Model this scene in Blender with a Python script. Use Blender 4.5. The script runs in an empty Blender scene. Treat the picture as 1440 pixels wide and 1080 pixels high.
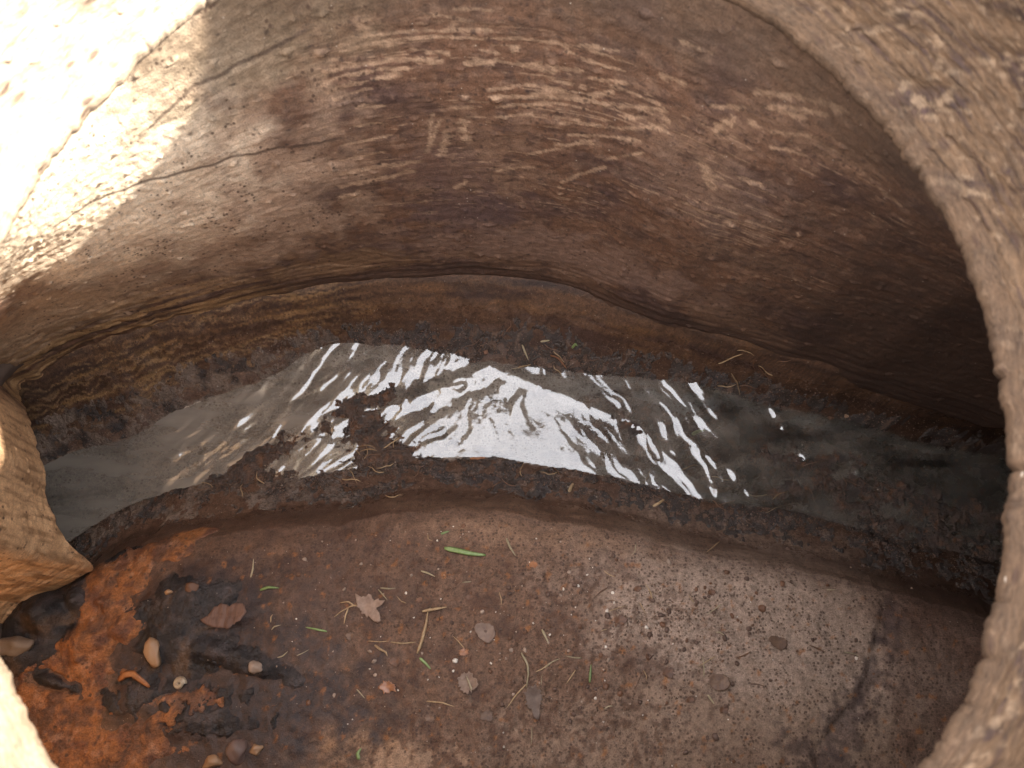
import bpy, bmesh, math, random
import numpy as np
from mathutils import Vector
from mathutils.bvhtree import BVHTree

random.seed(7)
rng = np.random.default_rng(7)
S = bpy.context.scene
COL = S.collection

# ------------------------------------------------------------------ camera
TILT = math.radians(18.0)
FPX = 1130.0                      # focal length in pixels of a 1440 px wide frame
cam_d = bpy.data.cameras.new('camera')
cam_d.sensor_width = 36.0
cam_d.lens = FPX / 1440.0 * 36.0
cam_d.clip_start = 0.01
cam_d.clip_end = 2000.0
cam_d.dof.use_dof = True
cam_d.dof.focus_distance = 1.08
cam_d.dof.aperture_fstop = 9.0
cam = bpy.data.objects.new('camera', cam_d)
COL.objects.link(cam)
cam.location = (0, 0, 1.0)
cam.rotation_euler = (TILT, 0, 0)
S.camera = cam

# ------------------------------------------------------------------ light
SUN_EL = math.radians(32.0)
SUN_AZ = math.atan2(0.24, 0.97)         # direction towards the sun (world xy)
w = bpy.data.worlds.new('World')
S.world = w
w.use_nodes = True
nt = w.node_tree
nt.nodes.clear()
out = nt.nodes.new('ShaderNodeOutputWorld')
bg = nt.nodes.new('ShaderNodeBackground')
sky = nt.nodes.new('ShaderNodeTexSky')
sky.sky_type = 'NISHITA'
sky.sun_disc = False
sky.sun_elevation = SUN_EL
sky.sun_rotation = math.pi / 2 - SUN_AZ
sky.air_density = 1.0
sky.dust_density = 3.0
sky.ozone_density = 1.0
# bright thin cloud over most of the sky, nothing below the horizon
tc = nt.nodes.new('ShaderNodeTexCoord')
sep = nt.nodes.new('ShaderNodeSeparateXYZ')
nt.links.new(tc.outputs['Generated'], sep.inputs[0])
hz = nt.nodes.new('ShaderNodeMath'); hz.operation = 'GREATER_THAN'; hz.inputs[1].default_value = 0.0
nt.links.new(sep.outputs['Z'], hz.inputs[0])
cn = nt.nodes.new('ShaderNodeTexNoise'); cn.inputs['Scale'].default_value = 2.2; cn.inputs['Detail'].default_value = 5
nt.links.new(tc.outputs['Generated'], cn.inputs['Vector'])
cr = nt.nodes.new('ShaderNodeMapRange')
cr.inputs['From Min'].default_value = 0.25; cr.inputs['From Max'].default_value = 0.6
cr.inputs['To Min'].default_value = 0.55; cr.inputs['To Max'].default_value = 0.95
nt.links.new(cn.outputs['Fac'], cr.inputs['Value'])
cm = nt.nodes.new('ShaderNodeMath'); cm.operation = 'MULTIPLY'
nt.links.new(cr.outputs[0], cm.inputs[0]); nt.links.new(hz.outputs[0], cm.inputs[1])
mixc = nt.nodes.new('ShaderNodeMix'); mixc.data_type = 'RGBA'
mixc.inputs['B'].default_value = (12.4, 12.3, 12.8, 1)
nt.links.new(cm.outputs[0], mixc.inputs['Factor'])
nt.links.new(sky.outputs[0], mixc.inputs['A'])
nt.links.new(mixc.outputs['Result'], bg.inputs['Color'])
bg.inputs['Strength'].default_value = 0.12
nt.links.new(bg.outputs[0], out.inputs[0])

sun_d = bpy.data.lights.new('sun', 'SUN')
sun_d.energy = 5.0
sun_d.angle = math.radians(1.3)
sun_d.color = (1.0, 0.93, 0.82)
sun = bpy.data.objects.new('sun', sun_d)
COL.objects.link(sun)
sv = Vector((math.cos(SUN_AZ) * math.cos(SUN_EL), math.sin(SUN_AZ) * math.cos(SUN_EL), math.sin(SUN_EL)))
sun.rotation_euler = sv.to_track_quat('Z', 'Y').to_euler()
sun.location = sv * 5

S.view_settings.view_transform = 'Standard'
S.view_settings.look = 'None'
S.view_settings.exposure = 2.05
S.view_settings.gamma = 1.0
S.view_settings.use_curve_mapping = False
S.render.engine = 'CYCLES'
S.cycles.max_bounces = 8
S.cycles.diffuse_bounces = 5
S.cycles.transparent_max_bounces = 12
S.cycles.caustics_reflective = False
S.cycles.caustics_refractive = False
S.cycles.sample_clamp_indirect = 6.0
S.cycles.use_denoising = True

# ------------------------------------------------------------------ numeric helpers
def _hash(ix, iy, seed):
    h = (ix.astype(np.int64) * 374761393 + iy.astype(np.int64) * 668265263 + seed * 974711) & 0xFFFFFFFF
    h = ((h ^ (h >> 13)) * 1274126177) & 0xFFFFFFFF
    h = h ^ (h >> 16)
    return h
def perlin(x, y, seed=0):
    x = np.asarray(x, float); y = np.asarray(y, float)
    x, y = np.broadcast_arrays(x, y)
    x0 = np.floor(x); y0 = np.floor(y)
    fx = x - x0; fy = y - y0
    def g(ix, iy, dx, dy):
        a = _hash(ix, iy, seed) * (2 * math.pi / 4294967296.0)
        return np.cos(a) * dx + np.sin(a) * dy
    u = fx * fx * fx * (fx * (fx * 6 - 15) + 10)
    v = fy * fy * fy * (fy * (fy * 6 - 15) + 10)
    a = g(x0, y0, fx, fy); b = g(x0 + 1, y0, fx - 1, fy)
    c = g(x0, y0 + 1, fx, fy - 1); d = g(x0 + 1, y0 + 1, fx - 1, fy - 1)
    return ((a + (b - a) * u) + ((c + (d - c) * u) - (a + (b - a) * u)) * v) * 1.5
def fbm(x, y, octv=4, seed=0, gain=0.5):
    s = 0; a = 1.0; f = 1.0
    for o in range(octv):
        s = s + a * perlin(x * f + 17.3 * o, y * f - 9.1 * o, seed + o * 31)
        a *= gain; f *= 2.03
    return s
def sst(e0, e1, x):
    t = np.clip((x - e0) / (e1 - e0), 0, 1)
    return t * t * (3 - 2 * t)
def lerp(a, b, t):
    return a + (b - a) * t
def mixcol(c, col, m):
    return c + (np.array(col) - c) * m[..., None]
ct, st = math.cos(TILT), math.sin(TILT)
def ray(px, py):
    u = (px - 720) / FPX; v = (540 - py) / FPX
    return np.array([u, st + v * ct, -ct + v * st])
def at(px, py, z):
    """the place at height z that the photograph shows at this pixel"""
    r = ray(px, py); t = (z - 1.0) / r[2]
    return r[0] * t, r[1] * t
def poly_dist(X, Y, pts):
    d = np.full(np.shape(X), 1e9)
    if len(pts) == 1:
        return np.hypot(X - pts[0][0], Y - pts[0][1])
    for (ax, ay), (bx, by) in zip(pts[:-1], pts[1:]):
        dx, dy = bx - ax, by - ay
        L = dx * dx + dy * dy + 1e-12
        t = np.clip(((X - ax) * dx + (Y - ay) * dy) / L, 0, 1)
        d = np.minimum(d, np.hypot(X - ax - t * dx, Y - ay - t * dy))
    return d

# ------------------------------------------------------------------ object helpers
def tag(o, label=None, cat=None, group=None, kind=None):
    if label: o['label'] = label
    if cat: o['category'] = cat
    if group: o['group'] = group
    if kind: o['kind'] = kind
    return o
def link(name, me, parent=None):
    o = bpy.data.objects.new(name, me)
    COL.objects.link(o)
    if parent: o.parent = parent
    return o
def empty(name, loc, rz=0.0):
    o = bpy.data.objects.new(name, None)
    o.empty_display_size = 0.02
    COL.objects.link(o)
    o.location = loc; o.rotation_euler = (0, 0, rz)
    return o
def np_mesh(name, V, F, mat, attrs=None, smooth=True):
    V = np.ascontiguousarray(V, np.float32); F = np.ascontiguousarray(F, np.int32)
    n = F.shape[1]
    me = bpy.data.meshes.new(name)
    me.vertices.add(len(V)); me.vertices.foreach_set('co', V.ravel())
    me.loops.add(F.size); me.loops.foreach_set('vertex_index', F.ravel())
    me.polygons.add(len(F))
    me.polygons.foreach_set('loop_start', np.arange(0, F.size, n, dtype=np.int32))
    me.polygons.foreach_set('use_smooth', np.full(len(F), smooth))
    me.update(calc_edges=True)
    for k, a in (attrs or {}).items():
        a = np.asarray(a, np.float32)
        if a.ndim == 1:
            at_ = me.attributes.new(k, 'FLOAT', 'POINT'); at_.data.foreach_set('value', a)
        elif k == 'tint':
            at_ = me.attributes.new(k, 'FLOAT_COLOR', 'POINT')
            at_.data.foreach_set('color', np.concatenate([a, np.ones((len(a), 1), np.float32)], 1).ravel())
        else:
            at_ = me.attributes.new(k, 'FLOAT_VECTOR', 'POINT'); at_.data.foreach_set('vector', a.ravel())
    if mat: me.materials.append(mat)
    return me
def grid_faces(nr, nc, wrap=False):
    r = np.arange(nr - 1)[:, None]
    c = np.arange(nc if wrap else nc - 1)[None, :]
    c2 = (c + 1) % nc
    return np.stack([r * nc + c, r * nc + c2, (r + 1) * nc + c2, (r + 1) * nc + c], -1).reshape(-1, 4)
def sub_mesh(V, F, keep, attrs):
    F = F[keep]
    used, inv = np.unique(F, return_inverse=True)
    return V[used], inv.reshape(F.shape), {k: a[used] for k, a in attrs.items()}

# ------------------------------------------------------------------ materials
def new_mat(name):
    m = bpy.data.materials.new(name); m.use_nodes = True
    t = m.node_tree; t.nodes.clear()
    o = t.nodes.new('ShaderNodeOutputMaterial')
    b = t.nodes.new('ShaderNodeBsdfPrincipled')
    t.links.new(b.outputs[0], o.inputs[0])
    return m, t, b
def N(t, typ, **kw):
    n = t.nodes.new(typ)
    for k, v in kw.items():
        if k in n.inputs.keys(): n.inputs[k].default_value = v
        else: setattr(n, k, v)
    return n
def surface_mat(name, bump=0.3, fine=900.0, spec=0.35, vec=None, stretch=(1, 1, 1), vary=0.35, dist=0.002, speck=0.0, crumb=0.0):
    """colour from the mesh's own stain map, broken up by fine grain; roughness from its wetness map"""
    m, t, b = new_mat(name)
    L = t.links.new
    a = N(t, 'ShaderNodeAttribute', attribute_name='tint')
    wv = N(t, 'ShaderNodeAttribute', attribute_name='wet')
    if vec:
        pv = N(t, 'ShaderNodeAttribute', attribute_name=vec).outputs['Vector']
    else:
        pv = N(t, 'ShaderNodeNewGeometry').outputs['Position']
    mp = N(t, 'ShaderNodeMapping'); mp.inputs['Scale'].default_value = stretch
    L(pv, mp.inputs['Vector'])
    n1 = N(t, 'ShaderNodeTexNoise', Scale=fine, Detail=3.0, Roughness=0.6); L(mp.outputs[0], n1.inputs['Vector'])
    n2 = N(t, 'ShaderNodeTexNoise', Scale=fine * 0.22, Detail=4.0, Roughness=0.65); L(mp.outputs[0], n2.inputs['Vector'])
    ad = N(t, 'ShaderNodeMath', operation='ADD'); L(n1.outputs['Fac'], ad.inputs[0]); L(n2.outputs['Fac'], ad.inputs[1])
    mr = N(t, 'ShaderNodeMapRange'); mr.inputs['From Min'].default_value = 0.7; mr.inputs['From Max'].default_value = 1.3
    mr.inputs['To Min'].default_value = 1 - vary; mr.inputs['To Max'].default_value = 1 + vary
    L(ad.outputs[0], mr.inputs['Value'])
    mul = N(t, 'ShaderNodeVectorMath', operation='SCALE'); L(a.outputs['Color'], mul.inputs[0]); L(mr.outputs[0], mul.inputs['Scale'])
    last = mul.outputs[0]
    if speck > 0:
        vo = N(t, 'ShaderNodeTexVoronoi', Scale=fine * 0.35); L(mp.outputs[0], vo.inputs['Vector'])
        sm = N(t, 'ShaderNodeMapRange'); sm.inputs['From Min'].default_value = 0.16; sm.inputs['From Max'].default_value = 0.05
        L(vo.outputs['Distance'], sm.inputs['Value'])
        sr = N(t, 'ShaderNodeSeparateColor'); L(vo.outputs['Color'], sr.inputs[0])
        gt = N(t, 'ShaderNodeMath', operation='GREATER_THAN'); gt.inputs[1].default_value = 1 - speck; L(sr.outputs[0], gt.inputs[0])
        mm = N(t, 'ShaderNodeMath', operation='MULTIPLY'); L(sm.outputs[0], mm.inputs[0]); L(gt.outputs[0], mm.inputs[1])
        mx = N(t, 'ShaderNodeMix', data_type='RGBA'); mx.inputs['B'].default_value = (0.42, 0.35, 0.28, 1)
        L(mm.outputs[0], mx.inputs['Factor']); L(last, mx.inputs['A']); last = mx.outputs['Result']
    if crumb > 0:
        # dark grains of dirt, thick in some places and thin in others
        vo = N(t, 'ShaderNodeTexVoronoi', Scale=fine * 0.42); L(mp.outputs[0], vo.inputs['Vector'])
        pn = N(t, 'ShaderNodeTexNoise', Scale=fine * 0.045, Detail=3.0); L(mp.outputs[0], pn.inputs['Vector'])
        sr = N(t, 'ShaderNodeSeparateColor'); L(vo.outputs['Color'], sr.inputs[0])
        ml = N(t, 'ShaderNodeMath', operation='MULTIPLY'); L(sr.outputs[1], ml.inputs[0]); L(pn.outputs['Fac'], ml.inputs[1])
        gt = N(t, 'ShaderNodeMapRange'); gt.inputs['From Min'].default_value = 0.52 - 0.4 * crumb; gt.inputs['From Max'].default_value = 0.58 - 0.4 * crumb; L(ml.outputs[0], gt.inputs['Value'])
        sm = N(t, 'ShaderNodeMapRange'); sm.inputs['From Min'].default_value = 0.55; sm.inputs['From Max'].default_value = 0.25; L(vo.outputs['Distance'], sm.inputs['Value'])
        mm = N(t, 'ShaderNodeMath', operation='MULTIPLY'); L(sm.outputs[0], mm.inputs[0]); L(gt.outputs[0], mm.inputs[1])
        m2 = N(t, 'ShaderNodeMath', operation='MULTIPLY'); L(mm.outputs[0], m2.inputs[0]); m2.inputs[1].default_value = 0.8
        mx = N(t, 'ShaderNodeMix', data_type='RGBA'); mx.inputs['B'].default_value = (0.055, 0.030, 0.020, 1)
        L(m2.outputs[0], mx.inputs['Factor']); L(last, mx.inputs['A']); last = mx.outputs['Result']
    L(last, b.inputs['Base Color'])
    rr = N(t, 'ShaderNodeMapRange'); rr.inputs['To Min'].default_value = 0.85; rr.inputs['To Max'].default_value = 0.16
    L(wv.outputs['Fac'], rr.inputs['Value'])
    rn = N(t, 'ShaderNodeMath', operation='MULTIPLY_ADD'); rn.inputs[1].default_value = 0.25
    L(n2.outputs['Fac'], rn.inputs[0])
    rs = N(t, 'ShaderNodeMath', operation='SUBTRACT'); rs.inputs[1].default_value = 0.12; L(rr.outputs[0], rs.inputs[0])
    L(rs.outputs[0], rn.inputs[2]); L(rn.outputs[0], b.inputs['Roughness'])
    b.inputs['Specular IOR Level'].default_value = spec
    bp = N(t, 'ShaderNodeBump', Strength=bump, Distance=dist)
    L(ad.outputs[0], bp.inputs['Height']); L(bp.outputs[0], b.inputs['Normal'])
    return m
def plain_mat(name, c1, c2, scale=200.0, rough=0.7, bump=0.2, stretch=(1, 1, 1), dist=0.001, island=0.0):
    m, t, b = new_mat(name)
    L = t.links.new
    tc = N(t, 'ShaderNodeTexCoord')
    mp = N(t, 'ShaderNodeMapping'); mp.inputs['Scale'].default_value = stretch
    L(tc.outputs['Object'], mp.inputs['Vector'])
    n1 = N(t, 'ShaderNodeTexNoise', Scale=scale, Detail=4.0, Roughness=0.6); L(mp.outputs[0], n1.inputs['Vector'])
    mr = N(t, 'ShaderNodeMapRange'); mr.inputs['From Min'].default_value = 0.3; mr.inputs['From Max'].default_value = 0.7
    L(n1.outputs['Fac'], mr.inputs['Value'])
    mx = N(t, 'ShaderNodeMix', data_type='RGBA'); mx.inputs['A'].default_value = (*c1, 1); mx.inputs['B'].default_value = (*c2, 1)
    L(mr.outputs[0], mx.inputs['Factor'])
    last = mx.outputs['Result']
    oi = N(t, 'ShaderNodeObjectInfo')
    src = oi.outputs['Random']
    if island:
        src = N(t, 'ShaderNodeNewGeometry').outputs['Random Per Island']
    hv = N(t, 'ShaderNodeHueSaturation')
    vr = N(t, 'ShaderNodeMapRange'); vr.inputs['To Min'].default_value = 0.75 - island; vr.inputs['To Max'].default_value = 1.2 + island
    L(src, vr.inputs['Value']); L(vr.outputs[0], hv.inputs['Value']); L(last, hv.inputs['Color'])
    L(hv.outputs[0], b.inputs['Base Color'])
    b.inputs['Roughness'].default_value = rough
    bp = N(t, 'ShaderNodeBump', Strength=bump, Distance=dist); L(n1.outputs['Fac'], bp.inputs['Height']); L(bp.outputs[0], b.inputs['Normal'])
    return m

M_floor = surface_mat('benching_concrete', bump=0.7, fine=620, vary=0.5, dist=0.0015, speck=0.10, crumb=0.5)
M_mud = surface_mat('wet_mud', bump=1.0, fine=300, spec=1.0, vary=0.4, dist=0.005, speck=0.05)
M_rust = surface_mat('iron_sludge', bump=0.9, fine=480, spec=0.4, vary=0.5, dist=0.0025, crumb=0.2)
M_tar = surface_mat('black_sludge', bump=0.9, fine=480, spec=0.4, vary=0.55, dist=0.0022, speck=0.04)
M_wall = surface_mat('stained_concrete', bump=0.6, fine=560, vec='run', stretch=(1.0, 0.75, 1), vary=0.40, dist=0.0014, speck=0.07, crumb=0.18)
M_neck = surface_mat('grooved_concrete', bump=0.7, fine=520, vec='run', stretch=(0.35, 1.0, 1), vary=0.45, dist=0.0014, speck=0.06, crumb=0.22)

# ------------------------------------------------------------------ outline curves
WZ = -0.10                         # water level
def curve_at(pts, z):
    w_ = np.array([at(px, py, z) for px, py in pts])
    return w_[:, 0], w_[:, 1]
far_px = [(-60, 700), (50, 660), (97, 637), (187, 615), (233, 585), (300, 557), (360, 538), (413, 515), (480, 496), (540, 494), (580, 500),
          (680, 517), (813, 530), (903, 535), (960, 540), (1043, 560), (1093, 575), (1147, 582), (1193, 590), (1240, 606), (1293, 622), (1420, 645), (1560, 690)]
near_px = [(-60, 850), (30, 800), (100, 760), (125, 745), (167, 718), (200, 703), (250, 688), (320, 678), (400, 668), (490, 660), (580, 644), (710, 645),
           (780, 657), (867, 672), (907, 682), (960, 692), (1010, 707), (1093, 716), (1193, 740), (1260, 757), (1420, 795), (1560, 840)]
crease_px = [(-60, 548), (0, 528), (100, 492), (200, 458), (300, 430), (400, 412), (500, 398), (600, 388), (700, 388), (750, 393), (820, 407), (870, 428), (930, 452),
             (1000, 470), (1100, 498), (1200, 530), (1300, 560), (1400, 592), (1500, 630)]
fx, fy = curve_at(far_px, WZ)
nx_, ny_ = curve_at(near_px, WZ)
cx_, cy_ = curve_at(crease_px, 0.0)
xs_d = np.linspace(-1.0, 1.0, 1601)
def smooth1(a, k):
    ker = np.hanning(2 * k + 1); ker /= ker.sum()
    return np.convolve(np.pad(a, k, mode='edge'), ker, 'valid')
def dense(x, y, k=16):
    o = np.argsort(x); x = x[o]; y = y[o]
    yy = np.interp(xs_d, x, y)
    lo = xs_d < x[0]; hi = xs_d > x[-1]
    yy[lo] = y[0] + (xs_d[lo] - x[0]) * (y[1] - y[0]) / (x[1] - x[0]) * 0.4
    yy[hi] = y[-1] + (xs_d[hi] - x[-1]) * (y[-1] - y[-2]) / (x[-1] - x[-2]) * 0.4
    return smooth1(yy, k)
YF = dense(fx, fy, 14); YN = dense(nx_, ny_, 14); YC = dense(cx_, cy_, 30)

# ------------------------------------------------------------------ chamber floor as a height field
def mounds(X, Y, base):
    """lumps of the floor: (pixel x, pixel y, radius x, radius y, turn, height m)"""
    H = np.zeros_like(X)
    for px, py, rx, ry, rot, hh in base:
        mx, my = at(px, py, 0.0)
        k = 0.00095
        c, s = math.cos(rot), math.sin(rot)
        dx = X - mx; dy = Y - my
        u = (dx * c + dy * s) / (rx * k); v = (-dx * s + dy * c) / (ry * k)
        d = np.sqrt(u * u + v * v) + 0.12 * perlin(X * 40 + px, Y * 40 + py, 5)
        H += hh * (1 - sst(0.15, 1.15, d))
    return H
MUD_RIDGES = [  # mud and root mats lying in the stream: polyline in pixels, half width px, top above the water
    ([(300, 692), (352, 660), (400, 628), (450, 600), (505, 574), (545, 556)], 20, 0.0048),
    ([(500, 578), (512, 605), (525, 640), (525, 685)], 34, 0.0056),
    ([(520, 620), (560, 650), (580, 672)], 26, 0.0056),
    ([(330, 690), (400, 676), (450, 690)], 30, 0.0055),
    ([(400, 640), (425, 620), (440, 600)], 22, 0.003),
]
BARS = [
    ([(1020, 622), (1080, 640), (1135, 652), (1160, 668)], 26, 0.0012),
    ([(860, 585), (905, 605)], 20, 0.0014),
    ([(1160, 640), (1215, 652)], 16, 0.0008),
    ([(1190, 690), (1260, 700), (1340, 720), (1430, 745)], 40, 0.0014),
    ([(1230, 735), (1330, 760), (1430, 785)], 28, 0.0014),
    ([(1090, 690), (1160, 685)], 20, 0.0008),
]
TAR_BLOBS = [(255, 848, 58, 48, 0.3, 0.013), (250, 905, 66, 34, -0.1, 0.010), (330, 925, 80, 17, -0.25, 0.008), (170, 880, 25, 18, 0.3, 0.010),
             (30, 850, 55, 40, 0.0, 0.030), (60, 870, 22, 40, 0.2, 0.016), (95, 835, 16, 26, 0.5, 0.014), (20, 920, 45, 26, 0, 0.018),
             (330, 868, 40, 14, 0.35, 0.006), (110, 905, 35, 28, 0.2, 0.014), (190, 985, 60, 30, 0.2, 0.008), (270, 1010, 70, 30, 0, 0.006),
             (135, 845, 8, 6, 0, 0.006), (110, 928, 8, 7, 0, 0.006), (140, 905, 9, 6, 0.2, 0.006), (145, 852, 7, 9, 0, 0.006), (75, 960, 30, 8, -0.3, 0.008)]
def floor_height(X, Y):
    yf = np.interp(X, xs_d, YF); yn = np.interp(X, xs_d, YN); yc = np.interp(X, xs_d, YC)
    nz = 0.0032 * fbm(X * 16, Y * 16, 3, 3) + 0.0008 * perlin(X * 75, Y * 75, 4)
    sl = np.gradient(YF, xs_d); cf = 1 / np.sqrt(1 + np.interp(X, xs_d, sl) ** 2)
    sl = np.gradient(YN, xs_d); cn_ = 1 / np.sqrt(1 + np.interp(X, xs_d, sl) ** 2)
    df = (Y - yf) * cf + nz
    wc = np.maximum((yc - yf) * cf, 0.03)
    dn = (yn - Y) * cn_ + nz
    t = df / wc
    far = np.interp(t, [-0.3, 0, .12, .30, .48, .62, .80, .93, 1.0, 1.08, 1.5, 3], [-.125, -.1, -.091, -.079, -.062, -.046, -.024, -.008, -.003, .001, .03, .06])
    near = np.interp(dn, [-.03, 0, .012, .03, .05, .068, .085, .11, .16, .30, .60], [-.125, -.1, -.091, -.083, -.072, -.050, -.030, -.018, -.010, 0.0, 0.012])
    wpos = np.clip((Y - yn) / np.maximum(yf - yn, 0.01), 0, 1)
    bed = -0.1 - 0.028 * (1 - (2 * wpos - 1) ** 4) + 0.004 * fbm(X * 18, Y * 30, 3, 8)
    H = np.where(df > 0, far, np.where(dn > 0, near, bed))
    H = np.where((df <= 0) & (dn <= 0), np.maximum(bed, -0.135), H)
    out_ch = np.maximum(df, dn)
    H = np.where(out_ch < -0.006, np.minimum(H, -0.1055), H)
    bench = sst(0.055, 0.12, dn)
    H = H + bench * (0.0035 * fbm(X * 9, Y * 9, 4, 11) + 0.0012 * fbm(X * 70, Y * 70, 3, 12))
    # near benching carries lumps
    H = H + mounds(X, Y, TAR_BLOBS) * sst(0.01, 0.05, dn)
    # small step at the right: worn render of the benching
    e = poly_dist(X, Y, [at(1270, 820, -.01), at(1250, 870, -.01), at(1225, 960, -.01), at(1150, 1060, -.01)])
    H = H - 0.0035 * (1 - sst(0.004, 0.014, e)) * bench
    return H, df, dn, t, out_ch
def bars(X, Y):
    T = np.full(X.shape, -0.05)
    rag = 0.55 * fbm(X * 34, Y * 44, 5, 21, 0.6)
    hum = fbm(X * 40, Y * 75, 4, 22, 0.55)
    for k_, (pts, hw, hh) in enumerate(MUD_RIDGES + BARS):
        P = [at(a, b, WZ) for a, b in pts]
        d = poly_dist(X, Y, P) / (hw * 0.00098) + rag
        T = np.maximum(T, hh - 0.012 * sst(0.1, 2.1, d) - 0.03 * sst(2.0, 3.5, d) + (0.0020 if k_ >= len(MUD_RIDGES) else 0.0012) * hum)
    return T

def axis_lines(segs):
    a = []
    for lo, hi, st_ in segs: a.append(np.arange(lo, hi, st_))
    return np.concatenate(a + [[segs[-1][1]]])
gx = axis_lines([(-1.15, -0.72, 0.012), (-0.72, 0.72, 0.002), (0.72, 1.15, 0.012)])
gy = axis_lines([(-0.70, -0.22, 0.012), (-0.22, 0.52, 0.0019), (0.52, 0.72, 0.012)])
GX, GY = np.meshgrid(gx, gy)
H, DF, DN, TF, OC = floor_height(GX, GY)
F_grid = grid_faces(len(gy), len(gx))
X1, Y1 = GX.ravel(), GY.ravel()

# stain and shade map of the bare floor
n_big = fbm(X1 * 7, Y1 * 7, 4, 40); n_mid = fbm(X1 * 28, Y1 * 28, 4, 41); n_fin = fbm(X1 * 110, Y1 * 110, 3, 42)
df, dn, tf = DF.ravel(), DN.ravel(), TF.ravel()
col = np.tile(np.array([0.135, 0.084, 0.058]), (len(X1), 1))
col = mixcol(col, (0.085, 0.049, 0.034), sst(0.0, 0.7, n_mid + 0.3 * n_big))
def blob(px, py, rx, ry, rot=0, z=0.0, soft=0.5, nz=0.5, f=30):
    mx, my = at(px, py, z); k = 0.00093
    c, s = math.cos(rot), math.sin(rot)
    u = ((X1 - mx) * c + (Y1 - my) * s) / (rx * k); v = (-(X1 - mx) * s + (Y1 - my) * c) / (ry * k)
    return 1 - sst(1 - soft, 1 + soft, np.sqrt(u * u + v * v) + nz * fbm(X1 * f, Y1 * f, 4, int(px + py)))
pale = blob(1080, 880, 230, 130, -0.35, nz=0.35, f=14)
col = mixcol(col, (0.305, 0.238, 0.192), pale * 0.9)
col = mixcol(col, (0.24, 0.175, 0.13), blob(1000, 1040, 260, 60, 0, nz=0.5) * 0.6)
col = mixcol(col, (0.26, 0.17, 0.115), blob(740, 735, 190, 32, -0.08, nz=0.6) * 0.55)
col = mixcol(col, (0.105, 0.065, 0.05), blob(1360, 960, 90, 150, 0.2, nz=0.5) * 0.6)
col = mixcol(col, (0.33, 0.21, 0.13), blob(500, 1060, 60, 26, 0, nz=0.8, f=60) * 0.7)
col = mixcol(col, (0.33, 0.23, 0.16), blob(570, 1070, 60, 16, 0, nz=0.8, f=60) * 0.7)
for a in [(1262, 880, 14, 36), (1228, 960, 16, 40), (1190, 1020, 24, 36), (1160, 1075, 50, 22)]:
    col = mixcol(col, (0.04, 0.027, 0.028), blob(*a, rot=-0.4, nz=0.9, f=70) * 0.62)
col = mixcol(col, (0.07, 0.045, 0.036), blob(430, 830, 150, 80, 0.1, nz=0.7) * 0.6)
col = mixcol(col, (0.030, 0.023, 0.024), blob(320, 950, 190, 70, -0.2, nz=0.6) * 0.85)
col = mixcol(col, (0.030, 0.023, 0.024), blob(280, 860, 100, 60, 0.2, nz=0.6) * 0.8)
col = mixcol(col, (0.036, 0.029, 0.030), blob(320, 1040, 130, 55, 0, nz=0.5) * 0.75)
# loose soil crumbs over the middle of the benching
crumb = sst(0.05, 0.5, n_fin + 0.5 * n_mid) * sst(0.10, 0.16, dn) * sst(0.42, 0.1, np.abs(X1 + 0.02))
col = mixcol(col, (0.085, 0.045, 0.028), crumb * 0.75)
rusty = sst(0.55, 0.9, fbm(X1 * 80, Y1 * 80, 3, 47)) * sst(0.06, 0.14, dn)
col = mixcol(col, (0.24, 0.105, 0.04), rusty * 0.7)
# side of the near benching: darker band broken by runs
sl_ = sst(0.04, 0.065, dn) * sst(0.115, 0.08, dn)
flow_n = fbm(X1 * 8, dn * 160, 3, 50)
col = mixcol(col, (0.072, 0.042, 0.03), sl_ * (0.55 + 0.35 * flow_n).clip(0, 1))
# far side: brown to dark fillet with runs along the stream
fs = sst(0.0, 0.4, tf)
flow_f = fbm(X1 * 5, tf * 9, 4, 51)
cf_ = mixcol(np.tile(np.array([0.115, 0.068, 0.043]), (len(X1), 1)), (0.055, 0.033, 0.026), sst(-0.2, 0.5, flow_f))
cf_ = mixcol(cf_, (0.31, 0.19, 0.09), sst(0.1, 0.6, fbm(X1 * 9, tf * 14, 4, 52)) * sst(-0.1, -0.4, X1) * 0.85)
cf_ = mixcol(cf_, (0.15, 0.082, 0.04), sst(0.2, 0.7, fbm(X1 * 14, tf * 6, 4, 53)) * 0.5)
fl2 = fbm(X1 * 3.2, tf * 30 + 2 * n_mid, 4, 59)
cf_ = mixcol(cf_, (0.33, 0.225, 0.12), sst(0.0, 0.7, fl2) * sst(-0.1, -0.35, X1) * 0.6)
cf_ = mixcol(cf_, (0.045, 0.028, 0.02), sst(0.1, 0.5, -fl2) * 0.6)
cf_ = mixcol(cf_, (0.025, 0.016, 0.013), sst(0.10, 0.0, np.abs(tf - 0.96 + 0.08 * fbm(X1 * 9, X1 * 0, 2, 54))) * (0.15 + 0.6 * sst(-0.25, 0.0, X1) * sst(-0.5, 0.4, fbm(X1 * 6, X1 * 0 + 3, 2, 58))))
col = col + (cf_ - col) * fs[:, None]
# mud stain on the slopes down to the water
ms = np.maximum(sst(0.95, 0.35, tf + 0.25 * n_mid) * (df > -0.01), sst(0.10, 0.035, dn + 0.012 * n_mid) * (dn > -0.01))
col = mixcol(col, (0.052, 0.033, 0.026), ms * 0.72 * (0.8 + 0.3 * n_fin).clip(0, 1) * (1 - 0.45 * sst(-0.2, -0.45, X1)))
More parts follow.
